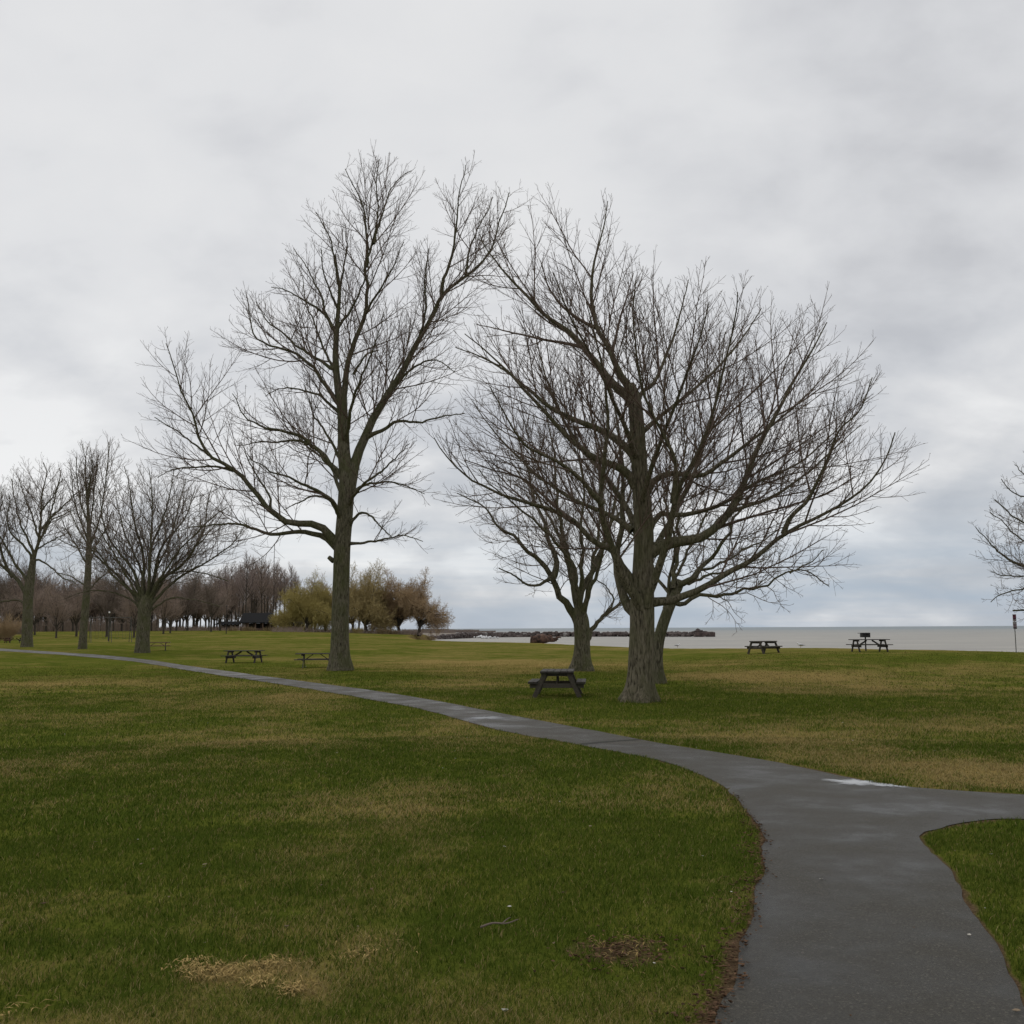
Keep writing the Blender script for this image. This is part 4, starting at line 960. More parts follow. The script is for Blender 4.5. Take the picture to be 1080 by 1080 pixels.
while px < 246:
    wood.append((px+rw_.uniform(-3, 3), rw_.uniform(345, 420))); px += rw_.uniform(5, 7.5)
for k_ in range(26): wood.append((rw_.uniform(-70, 285), rw_.uniform(430, 520)))
for i, (px, Yw) in enumerate(wood):
    pr_ = (PA, PB, PC)[rw_.randrange(3)]
    hs = rw_.uniform(.72, 1.2)*(Yw/320)*(1.12 if px < 60 else .98)
    put(pr_, px, Yw, (hs*rw_.uniform(.85, 1.05), hs), rw_.uniform(0, 6.28), first=pr_.name not in used); used.add(pr_.name)
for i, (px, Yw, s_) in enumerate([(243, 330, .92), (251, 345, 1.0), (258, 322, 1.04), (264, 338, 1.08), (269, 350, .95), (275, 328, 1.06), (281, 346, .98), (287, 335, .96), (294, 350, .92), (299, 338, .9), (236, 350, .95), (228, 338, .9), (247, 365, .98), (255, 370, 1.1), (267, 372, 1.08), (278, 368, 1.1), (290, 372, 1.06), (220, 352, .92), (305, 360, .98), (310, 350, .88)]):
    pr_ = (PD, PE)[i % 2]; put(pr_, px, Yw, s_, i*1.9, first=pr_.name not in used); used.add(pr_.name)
# bare tops behind the willows
for px, Yw, s_ in [(328, 340, 1.02), (342, 335, 1.12), (350, 350, 1.05), (378, 340, 1.10), (392, 350, 1.0), (312, 345, .95), (405, 340, .86), (420, 332, .82)]:
    put(PC if int(px) % 2 else PA, px, Yw, s_, px*.7, 'bare tree showing its top behind the row of willows', 'bare trees behind the willows')
# willows and round brown trees on the point
W1 = proto('willow_tree', 14.5, 2.2, 7.6, 24, cfg_wil, 'yellow green willow with dark leaning trunks right of the shelter', 'tree', None, M_barkfar, M_willow, 41, .35, .4, dome=(-.2, .92), sag=.14)
put(W1, 322, 262, (1.1, 1.22), .6, first=True)
W1b = copy_tree(W1); put(W1b, 343, 270, (1.0, 1.18), 2.6, 'yellowish willow touching the left side of the tall trunk', first=True)
W1c = copy_tree(W1); put(W1c, 307, 285, (.85, .92), 4.2, 'low yellowish willow hanging over the right end of the shelter roof', first=True)
W2 = proto('willow_tree', 16, 2.2, 7.5, 24, cfg_org, 'olive brown willow just right of the tall trunk', 'tree', None, M_barkfar, M_willow2, 42, .35, -.4, dome=(-.2, .92), sag=.12)
put(W2, 386, 262, (1.15, 1.3), 0, first=True)
W2b = copy_tree(W2); put(W2b, 405, 275, (1.1, 1.28), 2, 'dull brown willow between the olive one and the round orange one', first=True)
W3 = proto('rounded_tree', 15.2, 2.2, 8.4, 30, cfg_org, 'round orange brown tree last on the point by the water', 'tree', None, M_barkfar, M_willow3, 43, .38, .5, dome=(-.2, .9), sag=.12)
put(W3, 441, 262, (1.0, 1.3), 1, first=True)
W3b = copy_tree(W3); put(W3b, 421, 270, (1.05, 1.3), 3.4, 'brown bushy tree left of the round orange one', first=True)
W2c = copy_tree(W2); put(W2c, 371, 280, (1.0, 1.3), 4.4, 'olive willow behind the right edge of the tall trunk', first=True)
W1d = copy_tree(W1); put(W1d, 331, 290, (1.0, 1.15), 5.3, 'yellowish willow standing behind the front two left of the tall trunk', first=True)
# mid distance small trees on the left lawn
ML = [(59, 200, .70, PB, 'small spreading bare tree between the two left pole trunks, seen low on the lawn', 'M'), (80, 215, .8, PA, 'dark bare tree close behind the straight pole trunk', 'M'), (112, 210, .78, PC, 'bare tree rising behind the swing set', 'M'),
      (141, 200, .78, PB, 'bare tree mostly hidden behind the thick short trunk', 'M'), (172, 235, .72, PA, 'bare tree on the lawn right of the thick short trunk', 'M'), (179, 245, .7, PB, 'bare tree just right of the one beside the thick short trunk', 'M'),
      (222, 265, .8, PC, 'bare tree on the open lawn left of the slim lamp post', 'M'), (36, 230, .75, PA, 'bare tree behind the forked corner tree', 'M'), (4, 225, .7, PB, 'bare tree at the far left edge behind the picnic tables', 'M')]
for px, Yw, s_, pr_, lb, _ in ML:
    o_ = put(pr_, px, Yw, s_, px, lb, 'bare trees dotted over the left lawn')

# shrubs and brush
def shrub(name, px, Y, w, h, n, mt, label, seed, stalk=False):
    rng = np.random.default_rng(seed); p = on(px, Y); p[2] = zt1(p[0], p[1])
    root = empty(name, p, label, 'shrub', 'shrubs on the far shore')
    a = rng.random(n)*6.28; rr = np.sqrt(rng.random(n))*w/2; x0 = np.cos(a)*rr; y0 = np.sin(a)*rr*.7
    k = 5; P_ = np.zeros((n, k, 3)); d = np.stack([np.cos(a)*.45+rng.normal(0, .2, n), np.sin(a)*.45+rng.normal(0, .2, n), np.ones(n)], 1); d /= np.linalg.norm(d, axis=1, keepdims=True)
    ln = h*(.55+.5*rng.random(n))*(1.1-.5*(rr/(w/2))**2)
    for q in range(k):
        P_[:, q] = np.stack([x0*.5, y0*.5, 0*x0-.1], 1)+d*(ln*q/(k-1))[:, None]+rng.normal(0, .05*h, (n, 3))*(q > 0)*.5
    Rr = np.linspace(.03, .016, k)[None].repeat(n, 0)
    P2, R2 = spawn(P_, Rr, .25, .25, 42, .5, .3, 1.2, .04, .15, 4, .015, .8, rng)
    st = MB(); st.tubes(P_, Rr, 3); st.tubes(P2, R2, 3); st.build('stems', mt, root, True)
for i, (px, Y, w, h, n, mt, lb) in enumerate([
  (404, 255, 5, 2.0, 110, M_straw, 'pale straw coloured brush clump under the olive willow'), (414, 256, 4, 1.5, 80, M_straw, 'smaller pale brush clump under the dull brown willow'),
  (426, 256, 5, 1.6, 110, M_twigfar, 'low dark brush at the foot of the orange brown trees'), (452, 300, 7, 1.4, 120, M_straw, 'low dry brush on the bank right of the round orange tree'),
  (377, 254, 4, 2.0, 100, M_willow2, 'green brown bush at the right foot of the tall trunk'), (262, 285, 7, 1.5, 130, M_straw, 'dry brush in front of the shelter wall'), (283, 280, 6, 1.5, 120, M_straw, 'dry brush below the right end of the shelter'),
  (245, 287, 5, 1.3, 90, M_straw, 'dry brush left of the shelter'), (305, 282, 6, 1.8, 120, M_twigfar, 'dark brush under the low willow'), (4, 190, 5, 5, 160, M_willow3, 'tall tan shrub at the left edge behind the picnic tables'), (18, 240, 6, 3, 140, M_twigfar, 'brown shrub behind the tan shrub at left')]):
    shrub('shrub', px, Y, w, h, n, mt, lb, 100+i)

# undergrowth along the wood's edge
def undergrowth():
    rng = np.random.default_rng(8); n = 16000
    pxs = rng.uniform(-110, 330, n); Ys = rng.uniform(300, 430, n)
    pxs = np.concatenate([pxs, rng.uniform(288, 445, 1800)]); Ys = np.concatenate([Ys, rng.uniform(256, 285, 1800)]); n = len(pxs)
    x = (pxs-540)/F*Ys; z = zbase(x, Ys)
    h = rng.uniform(.6, 2.4, n)*np.where(pxs < 168, 2.3, .7)*np.where(Ys < 290, .75, 1)*(.5+fbm(x*.2, Ys*.2, 5))
    P_ = np.stack([np.stack([x+rng.normal(0, .2, n)*q, Ys+rng.normal(0, .2, n)*q, z-.1+h*q*.5], 1) for q in range(3)], 1)
    o = MB(); o.tubes(P_, np.tile([.06, .045, .02], (n, 1)), 3)
    tag(o.build('undergrowth', M_twigfar, None, True), 'low tangled brown undergrowth along the foot of the far wood', 'undergrowth', None, 'stuff')
undergrowth()
def reeds():
    rng = np.random.default_rng(18); n = 7000
    pxs = np.concatenate([rng.uniform(436, 522, n-1500), rng.uniform(425, 480, 1500)]); Ys = np.concatenate([rng.uniform(880, 960, n-1500), rng.uniform(700, 900, 1500)])
    x = (pxs-540)/F*Ys; h = rng.uniform(1.6, 3.0, n)*(.6+.7*fbm(x*.08, x*.03, 6))*np.where(pxs > 505, .6, 1)
    P_ = np.stack([np.stack([x+rng.normal(0, .3, n)*q, Ys+0*x, -1.7+h*q], 1) for q in (0, .6, 1)], 1)
    o = MB(); o.tubes(P_, np.tile([.09, .09, .05], (n, 1)), 3)
    tag(o.build('reeds', M_reed, None, True), 'distant bank of reddish brown reeds beyond the breakwater', 'reeds', None, 'stuff')
reeds()

# ------------------------------------------------------------------ rock breakwater
def ico():
    import bmesh
    bm = bmesh.new(); bmesh.ops.create_icosphere(bm, subdivisions=2, radius=1)
    v = np.array([p.co for p in bm.verts]); f = np.array([[q.index for q in p.verts] for p in bm.faces]); bm.free(); return v, f
IV, IF = ico()
def rocks(o, centres, sizes, rng, tone):
    for c_, s_ in zip(centres, sizes):
        sc = s_*np.array([rng.uniform(.7, 1.3), rng.uniform(.7, 1.2), rng.uniform(.55, .9)])
        ph = rng.random(3)*6
        d = 1+.18*np.sin(IV[:, 0]*3+ph[0])*np.cos(IV[:, 1]*2.5+ph[1])+.12*np.sin(IV[:, 2]*4+ph[2])
        v = np.sign(IV)*np.abs(IV)**.75*d[:, None]*sc
        a = rng.random()*6.28; ca, sa = math.cos(a), math.sin(a)
        v = np.stack([v[:, 0]*ca-v[:, 1]*sa, v[:, 0]*sa+v[:, 1]*ca, v[:, 2]], 1)+c_
        o.add(v, None, IF); tone.append(np.full(len(v), rng.random()**1.0*.92 if rng.random() > .03 else 1.0))
rng = np.random.default_rng(55)
A0 = np.array([-33, 285.]); A1 = np.array([-22, 335.]); A2 = np.array([-5, 392.]); A3 = np.array([30, 398.]); A4 = np.array([70, 366.])
ax = smooth_line([A0, A1, A2, A3, A4], 30); dcum = np.concatenate([[0], np.cumsum(np.linalg.norm(np.diff(ax, axis=0), axis=1))])
cen = []; siz = []; k = 1500
for i in range(k):
    s_ = rng.random()*dcum[-1]; p = np.array([np.interp(s_, dcum, ax[:, 0]), np.interp(s_, dcum, ax[:, 1])])
    f_ = s_/dcum[-1]; topz = -.75+1.0*S(.1, .4, f_) if f_ < .9 else .25
    w = rng.normal(0, 1.0)*1.9
    zz = -1.9+(topz+1.5)*max(0, 1-abs(w)/4.2)-.0
    cen.append((p[0]+rng.normal(0, .3), p[1]+w, zz)); siz.append(rng.uniform(.45, .95))
o = MB(); tone = []; rocks(o, cen, siz, rng, tone)
root = empty('breakwater', (ax[60][0], ax[60][1], -1.6), 'long low breakwater of dark boulders running out into the lake', 'breakwater')
o.build('boulder_mound', M_rock, root, False, (ax[60][0], ax[60][1], -1.6), attrs={'tone': np.concatenate(tone)})
e = MB(); e.box((ax[-1][0]-2, ax[-1][1], -.75), (7, 4.5, 1.6)); e.build('end_block', plain('stained_concrete', (.085, .06, .055), .9, 0, .5, .8), root, False, (ax[60][0], ax[60][1], -1.6))
o = MB(); tone = []; rocks(o, [(ax[-1][0]-4.2, ax[-1][1], .35), (ax[-1][0]-5.2, ax[-1][1]-.5, .0), (ax[-1][0]-3, ax[-1][1]+.4, .05)], [1.3, .9, .9], rng, tone)
o.build('end_boulder', M_rock, root, False, (ax[60][0], ax[60][1], -1.6), attrs={'tone': np.concatenate(tone)*.3})
# surf breaking on the inner end
def surf():
    rng = np.random.default_rng(2); o = MB(); tone = []
    p = at(513, 671.5, 350); p2 = at(592, 672.5, 370)
    cs = [(p[0]+rng.normal(0, 1.6), p[1]-6+rng.normal(0, .6), -1.5+abs(rng.normal(0, .35))) for i in range(40)]
    rocks(o, cs, rng.uniform(.15, .5, 40), rng, tone)
    m, nt, b = mat('white_foam'); n_ = noise(nt, mapped(nt, (1, 1, 1)), 3, 3)
    nt.links.new(ramp(nt, n_, [(.3, (.55, .55, .55)), (.7, (.8, .8, .8))]), b.inputs['Base Color']); b.inputs['Roughness'].default_value = 1
    tag(o.build('foam', m, None, True), 'white surf splashing on the inner end of the breakwater', 'surf', None, 'stuff')
surf()

# ------------------------------------------------------------------ picnic tables
def picnic_table(loc, heading, Lg, label, wood, plank, metal=False, wide=1.0, tilt=0, topw=None):
    """Lg along local x; heading = rotation about z"""
    root = empty('picnic_table', loc, label, 'picnic table', 'picnic tables on the lawn', heading)
    root.rotation_euler = (tilt, 0, heading)
    rr = random.Random(int(abs(loc[0])*100)); lt = .25 if not topw else .33; ins = .36 if not topw else .2; th_ = .045 if not topw else .062
    W = topw or .76; hz = .76
    t = MB(); n = 5; pw = W/n
    for i in range(n):
        t.box((rr.uniform(-.012, .012), -W/2+pw*(i+.5), hz-.022+rr.uniform(-.004, .004)), (Lg, pw-.012, th_))
    for sx in (-1, 1): t.box((sx*(Lg/2-ins), 0, hz-.0885-(th_-.045)/2), (.09, W-.06, .085))
    t.build('table_top', plank, root)
    for sd in (-1, 1):
        s_ = MB()
        for k in (0, 1): s_.box((rr.uniform(-.012, .012), sd*(.60*wide+.14*k), .435), (Lg, .132, th_))
        s_.build('bench', plank, root)
    if metal:
        for sx in (-1, 1):
            f = MB(); xx = sx*(Lg/2-.42)
            for sd in (-1, 1):
                f.tubes(np.array([(xx, sd*.18, hz-.05), (xx, sd*.20, .40), (xx, sd*.42, .02), (xx, sd*.74, .02)]), [.024]*4, 8, True)
                f.tubes(np.array([(xx, sd*.20, .39), (xx, sd*.5, .395), (xx, sd*.76, .40)]), [.024]*3, 8, True)
            f.build('leg_frame', M_dkmetal, root)
            b_ = MB(); b_.tubes(np.array([(sx*(Lg/2-.45), 0, .40), (sx*.2, 0, hz-.06)]), [.02]*2, 8, True); b_.build('brace', M_dkmetal, root)
        return root
    for sx in (-1, 1):
        xx = sx*(Lg/2-ins)
        for sd in (-1, 1):
            l = MB(); l.beam((xx+sx*.05, sd*.27*wide, hz-.05), (xx+sx*.05, sd*.66*wide, -.03), .042, .135, (1, 0, 0)) if False else l.beam((xx+sx*.072, sd*lt*wide, hz-.05), (xx+sx*.072, sd*.64*wide, -.03), .13, .06, (1, 0, 0))
            l.build('leg', wood, root)
        c_ = MB(); c_.box((xx+sx*.025, 0, .345), (.045, 1.50*wide, .13)); c_.build('seat_support', wood, root)
        b_ = MB(); b_.beam((xx-sx*.02, 0, .32), (sx*.16, 0, hz-.06), .09, .042, (0, 1, 0)); b_.build('brace', wood, root)
    return root
pf = G(587, 736); print('front table', pf)
def ptab(px, Y, heading, Lg, label, wood, plank, py=None, **k):
    p = on(px, Y); return picnic_table((p[0], p[1], p[2]), heading, Lg, label, wood, plank, **k)
# front table: seen from its end
pf2 = pf+np.array([.08, .9, 0]); pf2[2] = zb1(pf2[0], pf2[1])
picnic_table(pf2, math.pi/2-.083, 1.9, 'weathered dark picnic table seen end on left of the big trunk', M_wood, M_wooddark, wide=1.06, topw=.98)
ptab(804, 64, R(42), 1.9, 'grey picnic table standing askew near the lake edge', M_wood, M_wood, wide=.9, topw=.76)
ptab(915.5, 63, R(3), 2.3, 'dark picnic table with a grill behind it in front of the lake', M_wooddark, M_wooddark)
ptab(257.5, 64, R(-8), 2.4, 'black looking picnic table beyond the path left of the tall tree', M_wooddark, M_wooddark)
ptab(334, 55.5, R(4), 2.2, 'pipe framed picnic table half hidden by the tall trunk', M_wooddark, M_wooddark, metal=True)
ptab(166, 92, R(15), 2.2, 'reddish picnic table at the right foot of the thick short trunk', plain('red_stained_wood', (.14, .07, .05), .8), plain('red_stained_boards', (.16, .085, .06), .8), metal=True)
ptab(15.5, 150, R(2), 2.4, 'dark picnic table left of the forked corner tree', M_wooddark, M_wooddark)
ptab(2, 148, R(60), 2.2, 'red brown picnic table cut by the left edge of the picture', plain('redbrown_wood', (.12, .055, .04), .8), plain('redbrown_boards', (.13, .06, .042), .8))

# pedestal grill behind the table by the lake
pg = on(911.5, 65.5); g = empty('pedestal_grill', pg, 'black box grill on a post behind the dark table by the lake', 'grill', None, R(8))
o = MB(); o.tubes(np.array([(0, 0, -.05), (0, 0, .45), (0, 0, .87)]), [.045]*3, 10, True); o.build('post', M_black, g)
o = MB(); o.box((0, 0, .88), (.5, .4, .03)); o.box((0, .19, 1.02), (.5, .025, .26)); o.box((-.24, 0, 1.02), (.025, .36, .26)); o.box((.24, 0, 1.02), (.025, .36, .26)); o.box((0, -.19, .96), (.455, .025, .14)); o.build('firebox', M_black, g)
o = MB()
for i in range(9): o.tubes(np.array([(-.22+.055*i, -.2, 1.08), (-.22+.055*i, .17, 1.08)]), [.008]*2, 6, True)
o.tubes(np.array([(-.22, -.2, 1.08), (.22, -.2, 1.08)]), [.009]*2, 6, True)
gr = o.build('grate', M_black, g)
o = MB(); o.tubes(np.array([(-.25, -.12, 1.10), (-.42, -.14, 1.12), (-.58, -.14, 1.12)]), [.014]*3, 6, True); o.build('handle', M_black, g)

# sign post on the bank
ps = on(1069.5, 59); s_ = empty('sign_post', ps, 'thin steel sign post with two small plates on the bank at right', 'sign', None, 0)
o = MB(); o.box((0, 0, 1.03), (.045, .03, 2.2)); o.build('post', M_steel, s_)
def plate(z0, hh, ww, m1, m2, strip, dark_at):
    o = MB(); o.box((0, -.03, z0+hh/2), (ww, .012, hh)); pl_ = o.build('sign_plate', M_white, s_)
    o = MB(); o.box((0, -.0385, z0+hh/2), (ww-.03, .006, hh-.03)); o.build('sign_face', m1, pl_)
    o = MB(); o.box((0, -.0435, z0+hh*dark_at), (ww-.035, .005, hh*.16)); o.build('sign_band', m2, pl_)
    if strip:
        o = MB(); o.box((0, -.0435, z0+hh*strip), (ww-.05, .005, hh*.07)); o.build('sign_stripe', M_white, pl_)
M_dkpurple = plain('dark_purple_paint', (.035, .012, .03), .5)
plate(1.78, .40, .21, M_maroon, M_dkpurple, .17, .32)
plate(1.34, .42, .22, M_mauve, M_dkpurple, .80, .12)

# swing set
psw = on(116, 148); sw = empty('swing_set', psw, 'pale steel swing set frame on the lawn behind the pole trunk', 'swing set', None, R(6))
o = MB(); o.tubes(np.array([(-2.9, 0, 3.55), (0, 0, 3.55), (2.9, 0, 3.55)]), [.05]*3, 8, True); o.build('top_bar', M_oldsteel, sw)
for xx in (-2.8, 0, 2.8):
    for sd in (-1, 1):
        o = MB(); o.tubes(np.array([(xx, 0, 3.55), (xx+.5*(-sd), 1.5*sd*.8, 0)]), [.042]*2, 8, True); o.build('leg', M_oldsteel, sw)
for xx in (-1.9, -.9, .9, 1.9):
    o = MB(); o.box((xx, 0, .55), (.45, .2, .03)); q = o.build('swing_seat', M_black, sw)
    o = MB()
    for d_ in (-.22, .22): o.tubes(np.array([(xx+d_, 0, .55), (xx+d_, 0, 3.5)]), [.012]*2, 5)
    o.build('chain', M_dkmetal, q)

# lamp posts
pl_ = on(114, 165); lp = empty('lamp_post', pl_, 'slim lamp post with a white globe above the swing set', 'lamp post')
o = MB(); o.tubes(np.array([(0, 0, -.1), (0, 0, 2.5), (0, 0, 4.35)]), [.08, .06, .05], 10, True); o.build('pole', M_dkmetal, lp)
o = MB(); o.add(IV*.15+np.array([0, 0, 4.55]), None, IF); o.build('lamp_globe', M_globe, lp, True)
pl2 = on(238, 235); lp2 = empty('lamp_post', pl2, 'slim dark lamp post on the open lawn left of the shelter', 'lamp post')
o = MB(); o.tubes(np.array([(0, 0, -.1), (0, 0, 3), (0, 0, 6.2)]), [.1, .08, .06], 10, True); o.build('pole', M_black, lp2)
o = MB(); o.tubes(np.array([(0, 0, 6.15), (0, 0, 6.3), (0, 0, 6.45)]), [.1, .2, .06], 10, True); o.build('lamp_head', M_black, lp2)

# shelters
def shelter(px, Y, w, d_, hw, hr, label, wall=True, rz=0):
    p = on(px, Y); s_ = empty('picnic_shelter', p, label, 'shelter', None, rz)
    o = MB(); e_ = .5; x_ = w/2+e_; y_ = d_/2+e_
    V = [(-x_, -y_, hw), (x_, -y_, hw), (x_, y_, hw), (-x_, y_, hw), (-x_+.4, 0, hw+hr), (x_-.4, 0, hw+hr)]
    V2 = [(a, b_, c_-.18) for a, b_, c_ in V]
    o.add(V+V2, [(0, 1, 5, 4), (2, 3, 4, 5), (7, 6, 10, 11), (9, 8, 11, 10), (0, 6, 7, 1), (2, 8, 9, 3), (3, 9, 6, 0), (1, 7, 8, 2)], [(3, 0, 4), (1, 2, 5), (6, 9, 10), (8, 7, 11)])
    o.build('roof', M_roof, s_)
    for i in range(5):
        for sd in (-1, 1):
            o = MB(); o.box((-w/2+w*i/4, sd*d_/2, hw/2-.2), (.32, .32, hw+.1)); o.build('post', M_brick, s_)
    if wall:
        for i in range(4):
            o = MB(); o.box((-w/2+w*(i+.5)/4, d_/2, hw*.5-.2), (w/4-.36, .2, hw)); o.build('back_wall', M_wooddark, s_)
        for i in (0, 1, 2, 3):
            o = MB(); o.box((-w/2+w*(i+.5)/4, -d_/2, .2), (w/4-.36, .2, .9)); o.build('low_wall', M_brick, s_)
shelter(271.5, 292, 8.2, 6, 2.3, 2.7, 'dark roofed brick shelter in front of the far wood')
shelter(240, 322, 5.5, 5, 2.0, .8, 'lower dark shelter just left of the dark roofed one', True)
shelter(306, 318, 7.5, 5, 2.2, 1.8, 'dark shelter half hidden behind the yellow willows', True)

# driftwood on the bank
pdw = on(576, 143); pdw[2] = zb1(pdw[0], pdw[1]); dw = empty('driftwood', pdw, 'red brown driftwood stump with tangled roots on the grassy bank', 'driftwood')
rng = np.random.default_rng(6)
o = MB(); P_ = resample(np.array([(-2.1, 0, .2), (-1.2, -.1, .5), (-.3, 0, .55), (.8, .1, .45)]), 14); Rr = np.interp(np.linspace(0, 1, 14), [0, .2, .6, 1], [.42, .62, .6, .35])*(1+.12*rng.standard_normal(14)); o.tubes(P_, Rr, 12, True); o.build('log', M_drift, dw, True)
for i in range(9):
    a = rng.uniform(-.4, 3.5); o = MB(); s0 = np.array([rng.uniform(.4, 1.2), 0, .4]); e_ = s0+np.array([math.cos(a)*1.1, rng.normal(0, .5), abs(math.sin(a))*rng.uniform(.3, .8)])
    o.tubes(resample(np.array([s0, (s0+e_)/2+rng.normal(0, .12, 3), e_]), 8), np.linspace(.3, .05, 8), 7, True); o.build('root', M_drift, dw, True)
o = MB(); o.tubes(np.array([(-2.0, -.2, .0), (-1.95, -.2, .5), (-1.9, -.18, .95)]), [.34, .36, .33], 10, True); o.build('stump', M_drift, dw, True)

# gulls
def gull(px, Y, rz, label):
    p = on(px, Y); p[2] = zb1(p[0], p[1])
    g = empty('gull', p, label, 'gull', 'gulls on the bank', rz)
    P_ = resample(np.array([(-.27, 0, .20), (-.16, 0, .21), (0, 0, .22), (.12, 0, .25), (.17, 0, .32), (.21, 0, .36), (.26, 0, .355), (.30, 0, .345)]), 22)
    Rr = np.interp(np.linspace(0, 1, 22), [0, .2, .45, .62, .72, .82, .9, .93, 1], [.012, .06, .095, .075, .045, .052, .04, .014, .005])
    o = MB(); o.tubes(P_, Rr, 10, True); o.build('body', M_white, g, True)
    for sd in (-1, 1):
        o = MB(); o.tubes(resample(np.array([(.1, sd*.07, .25), (-.05, sd*.095, .235), (-.2, sd*.06, .215), (-.34, sd*.02, .20)]), 9), [.02, .045, .055, .055, .05, .04, .03, .02, .008], 8, True); o.build('wing', M_grey, g, True)
        o = MB(); o.tubes(np.array([(.0, sd*.035, .15), (.0, sd*.035, .07), (.01, sd*.035, 0)]), [.008]*3, 5, True); o.build('leg', plain('yellow_leg', (.4, .25, .08), .6), g, True)
gull(713.5, 99, R(-20), 'white gull standing on the bank right of the big trunk')
gull(843, 76, R(160), 'white gull on the bank edge between the two lakeside tables')

# fallen twig in the near grass
c0 = G(525, 982); tw = MB(); rng = np.random.default_rng(3)
P_ = resample(np.array([c0+(-.10, -.03, .03), c0+(-.03, 0, .045), c0+(.05, .01, .04), c0+(.12, .06, .05)]), 12); tw.tubes(P_, np.linspace(.007, .003, 12), 7, True)
tw.tubes(resample(np.array([P_[6], P_[6]+(.03, .04, .015), P_[6]+(.05, .09, .01)]), 6), np.linspace(.004, .002, 6), 6, True)
tag(tw.build('fallen_twig', M_twig2, None, True), 'short forked twig lying in the near grass', 'twig')

# ------------------------------------------------------------------ light and sky
SUN_EL, SUN_AZ = 52, -35            # azimuth: degrees from +Y towards +X
sd = bpy.data.lights.new('sun', 'SUN'); sd.energy = .7; sd.angle = R(35); sd.color = (1, .97, .92)
so = bpy.data.objects.new('sun', sd); C.objects.link(so)
v = Vector((math.sin(R(SUN_AZ))*math.cos(R(SUN_EL)), math.cos(R(SUN_AZ))*math.cos(R(SUN_EL)), math.sin(R(SUN_EL))))
so.rotation_euler = v.to_track_quat('Z', 'Y').to_euler(); so.location = (0, 0, 30)
w = bpy.data.worlds.new('World'); bpy.context.scene.world = w; w.use_nodes = True
nt = w.node_tree; bg = nt.nodes['Background']; bg.inputs[1].default_value = .1
sky = nt.nodes.new('ShaderNodeTexSky'); sky.sky_type = 'NISHITA'; sky.sun_disc = False; sky.sun_elevation = R(SUN_EL); sky.sun_rotation = R(SUN_AZ)
tc = nt.nodes.new('ShaderNodeTexCoord'); sp = nt.nodes.new('ShaderNodeSeparateXYZ'); nt.links.new(tc.outputs['Generated'], sp.inputs[0])
zc = math_(nt, 'MAXIMUM', sp.outputs['Z'], 0.0); den = math_(nt, 'ADD', zc, .42)
pxn = math_(nt, 'DIVIDE', sp.outputs['X'], den); pyn = math_(nt, 'DIVIDE', sp.outputs['Y'], den)
cb = nt.nodes.new('ShaderNodeCombineXYZ'); nt.links.new(pxn, cb.inputs[0]); nt.links.new(pyn, cb.inputs[1])
mpw = nt.nodes.new('ShaderNodeMapping'); mpw.inputs['Location'].default_value = (3.1, .7, 0); mpw.inputs['Scale'].default_value = (1.25, 1.5, 1); nt.links.new(cb.outputs[0], mpw.inputs[0])
na_ = noise(nt, mpw.outputs[0], 1.5, 5, .5, .25)
nb_ = noise(nt, mpw.outputs[0], 4.4, 5, .52, .15)
ncl = math_(nt, 'ADD', math_(nt, 'MULTIPLY', na_, .55), math_(nt, 'MULTIPLY', nb_, .45))
def lobe(u_, z_, su, sz, amt):
    global ncl
    d_ = Vector((u_, 1, z_)).normalized()
    a1 = math_(nt, 'MULTIPLY', math_(nt, 'SUBTRACT', sp.outputs['X'], d_.x), 1/su); a2 = math_(nt, 'MULTIPLY', math_(nt, 'SUBTRACT', sp.outputs['Z'], d_.z), 1/sz)
    e_ = math_(nt, 'EXPONENT', math_(nt, 'MULTIPLY', math_(nt, 'ADD', math_(nt, 'MULTIPLY', a1, a1), math_(nt, 'MULTIPLY', a2, a2)), -1.0))
    ncl = math_(nt, 'ADD', ncl, math_(nt, 'MULTIPLY', e_, amt))
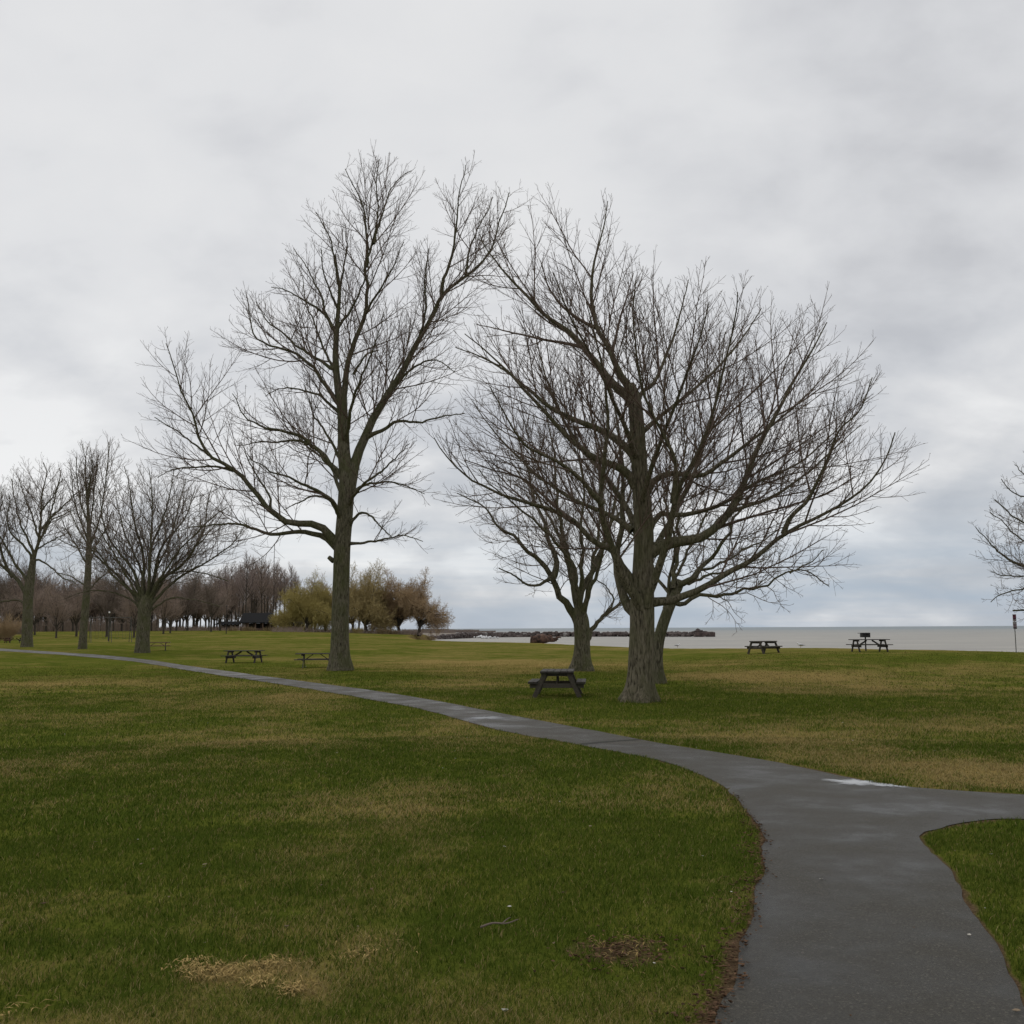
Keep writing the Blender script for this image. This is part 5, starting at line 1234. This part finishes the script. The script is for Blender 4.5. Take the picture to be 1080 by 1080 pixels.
# thinner, brighter cloud around the hidden sun; breaks low on the left; thicker banks at upper right and left
lobe(-.25, .75, .35, .3, .07); lobe(-.22, .10, .12, .035, .10); lobe(-.45, .16, .16, .05, .06); lobe(-.48, .30, .12, .05, -.05); lobe(.42, .52, .16, .10, -.035); lobe(.45, .36, .2, .05, -.02)
# cloud tone: grey undersides to bright thin cloud
hi = ramp(nt, ncl, [(.33, (5.7, 5.75, 5.95)), (.43, (6.8, 6.85, 7.0)), (.53, (7.6, 7.63, 7.7)), (.66, (8.0, 8.0, 8.0))])
lo = ramp(nt, ncl, [(.34, (4.5, 4.8, 5.3)), (.46, (5.7, 5.9, 6.25)), (.54, (7.1, 7.15, 7.3)), (.63, (9.0, 9.0, 9.0))])
el = N(nt, 'ShaderNodeMapRange'); el.inputs[1].default_value = .06; el.inputs[2].default_value = .36; el.interpolation_type = 'SMOOTHSTEP'; nt.links.new(zc, el.inputs[0])
cl = mixc(nt, el.outputs[0], lo, hi)
# blue gap band close to the horizon
gz = N(nt, 'ShaderNodeMapRange'); gz.inputs[1].default_value = .15; gz.inputs[2].default_value = .0; gz.interpolation_type = 'SMOOTHSTEP'; nt.links.new(zc, gz.inputs[0])
gx = N(nt, 'ShaderNodeMapRange'); gx.inputs[1].default_value = -.25; gx.inputs[2].default_value = .3; gx.inputs[3].default_value = .55; gx.inputs[4].default_value = .95; nt.links.new(sp.outputs['X'], gx.inputs[0])
gst = nt.nodes.new('ShaderNodeMapping'); gst.inputs['Scale'].default_value = (2.2, 2.2, 26); nt.links.new(tc.outputs['Generated'], gst.inputs[0])
gn = noise(nt, gst.outputs[0], 1.6, 5, .55, .3)
gap = math_(nt, 'MULTIPLY', math_(nt, 'MULTIPLY', gz.outputs[0], gx.outputs[0]), ramp(nt, gn, [(.38, (1, 1, 1)), (.5, (.8, .8, .8)), (.64, (.3, .3, .3))]))
cl = mixc(nt, gap, cl, (3.9, 4.75, 5.8))
cl = mixc(nt, .06, cl, sky.outputs[0])
nt.links.new(cl, bg.inputs[0])

sc = bpy.context.scene
sc.view_settings.view_transform = 'Standard'; sc.view_settings.look = 'None'; sc.view_settings.exposure = 0; sc.view_settings.gamma = 1; sc.view_settings.use_curve_mapping = False
sc.render.resolution_x = 1024; sc.render.resolution_y = 1024
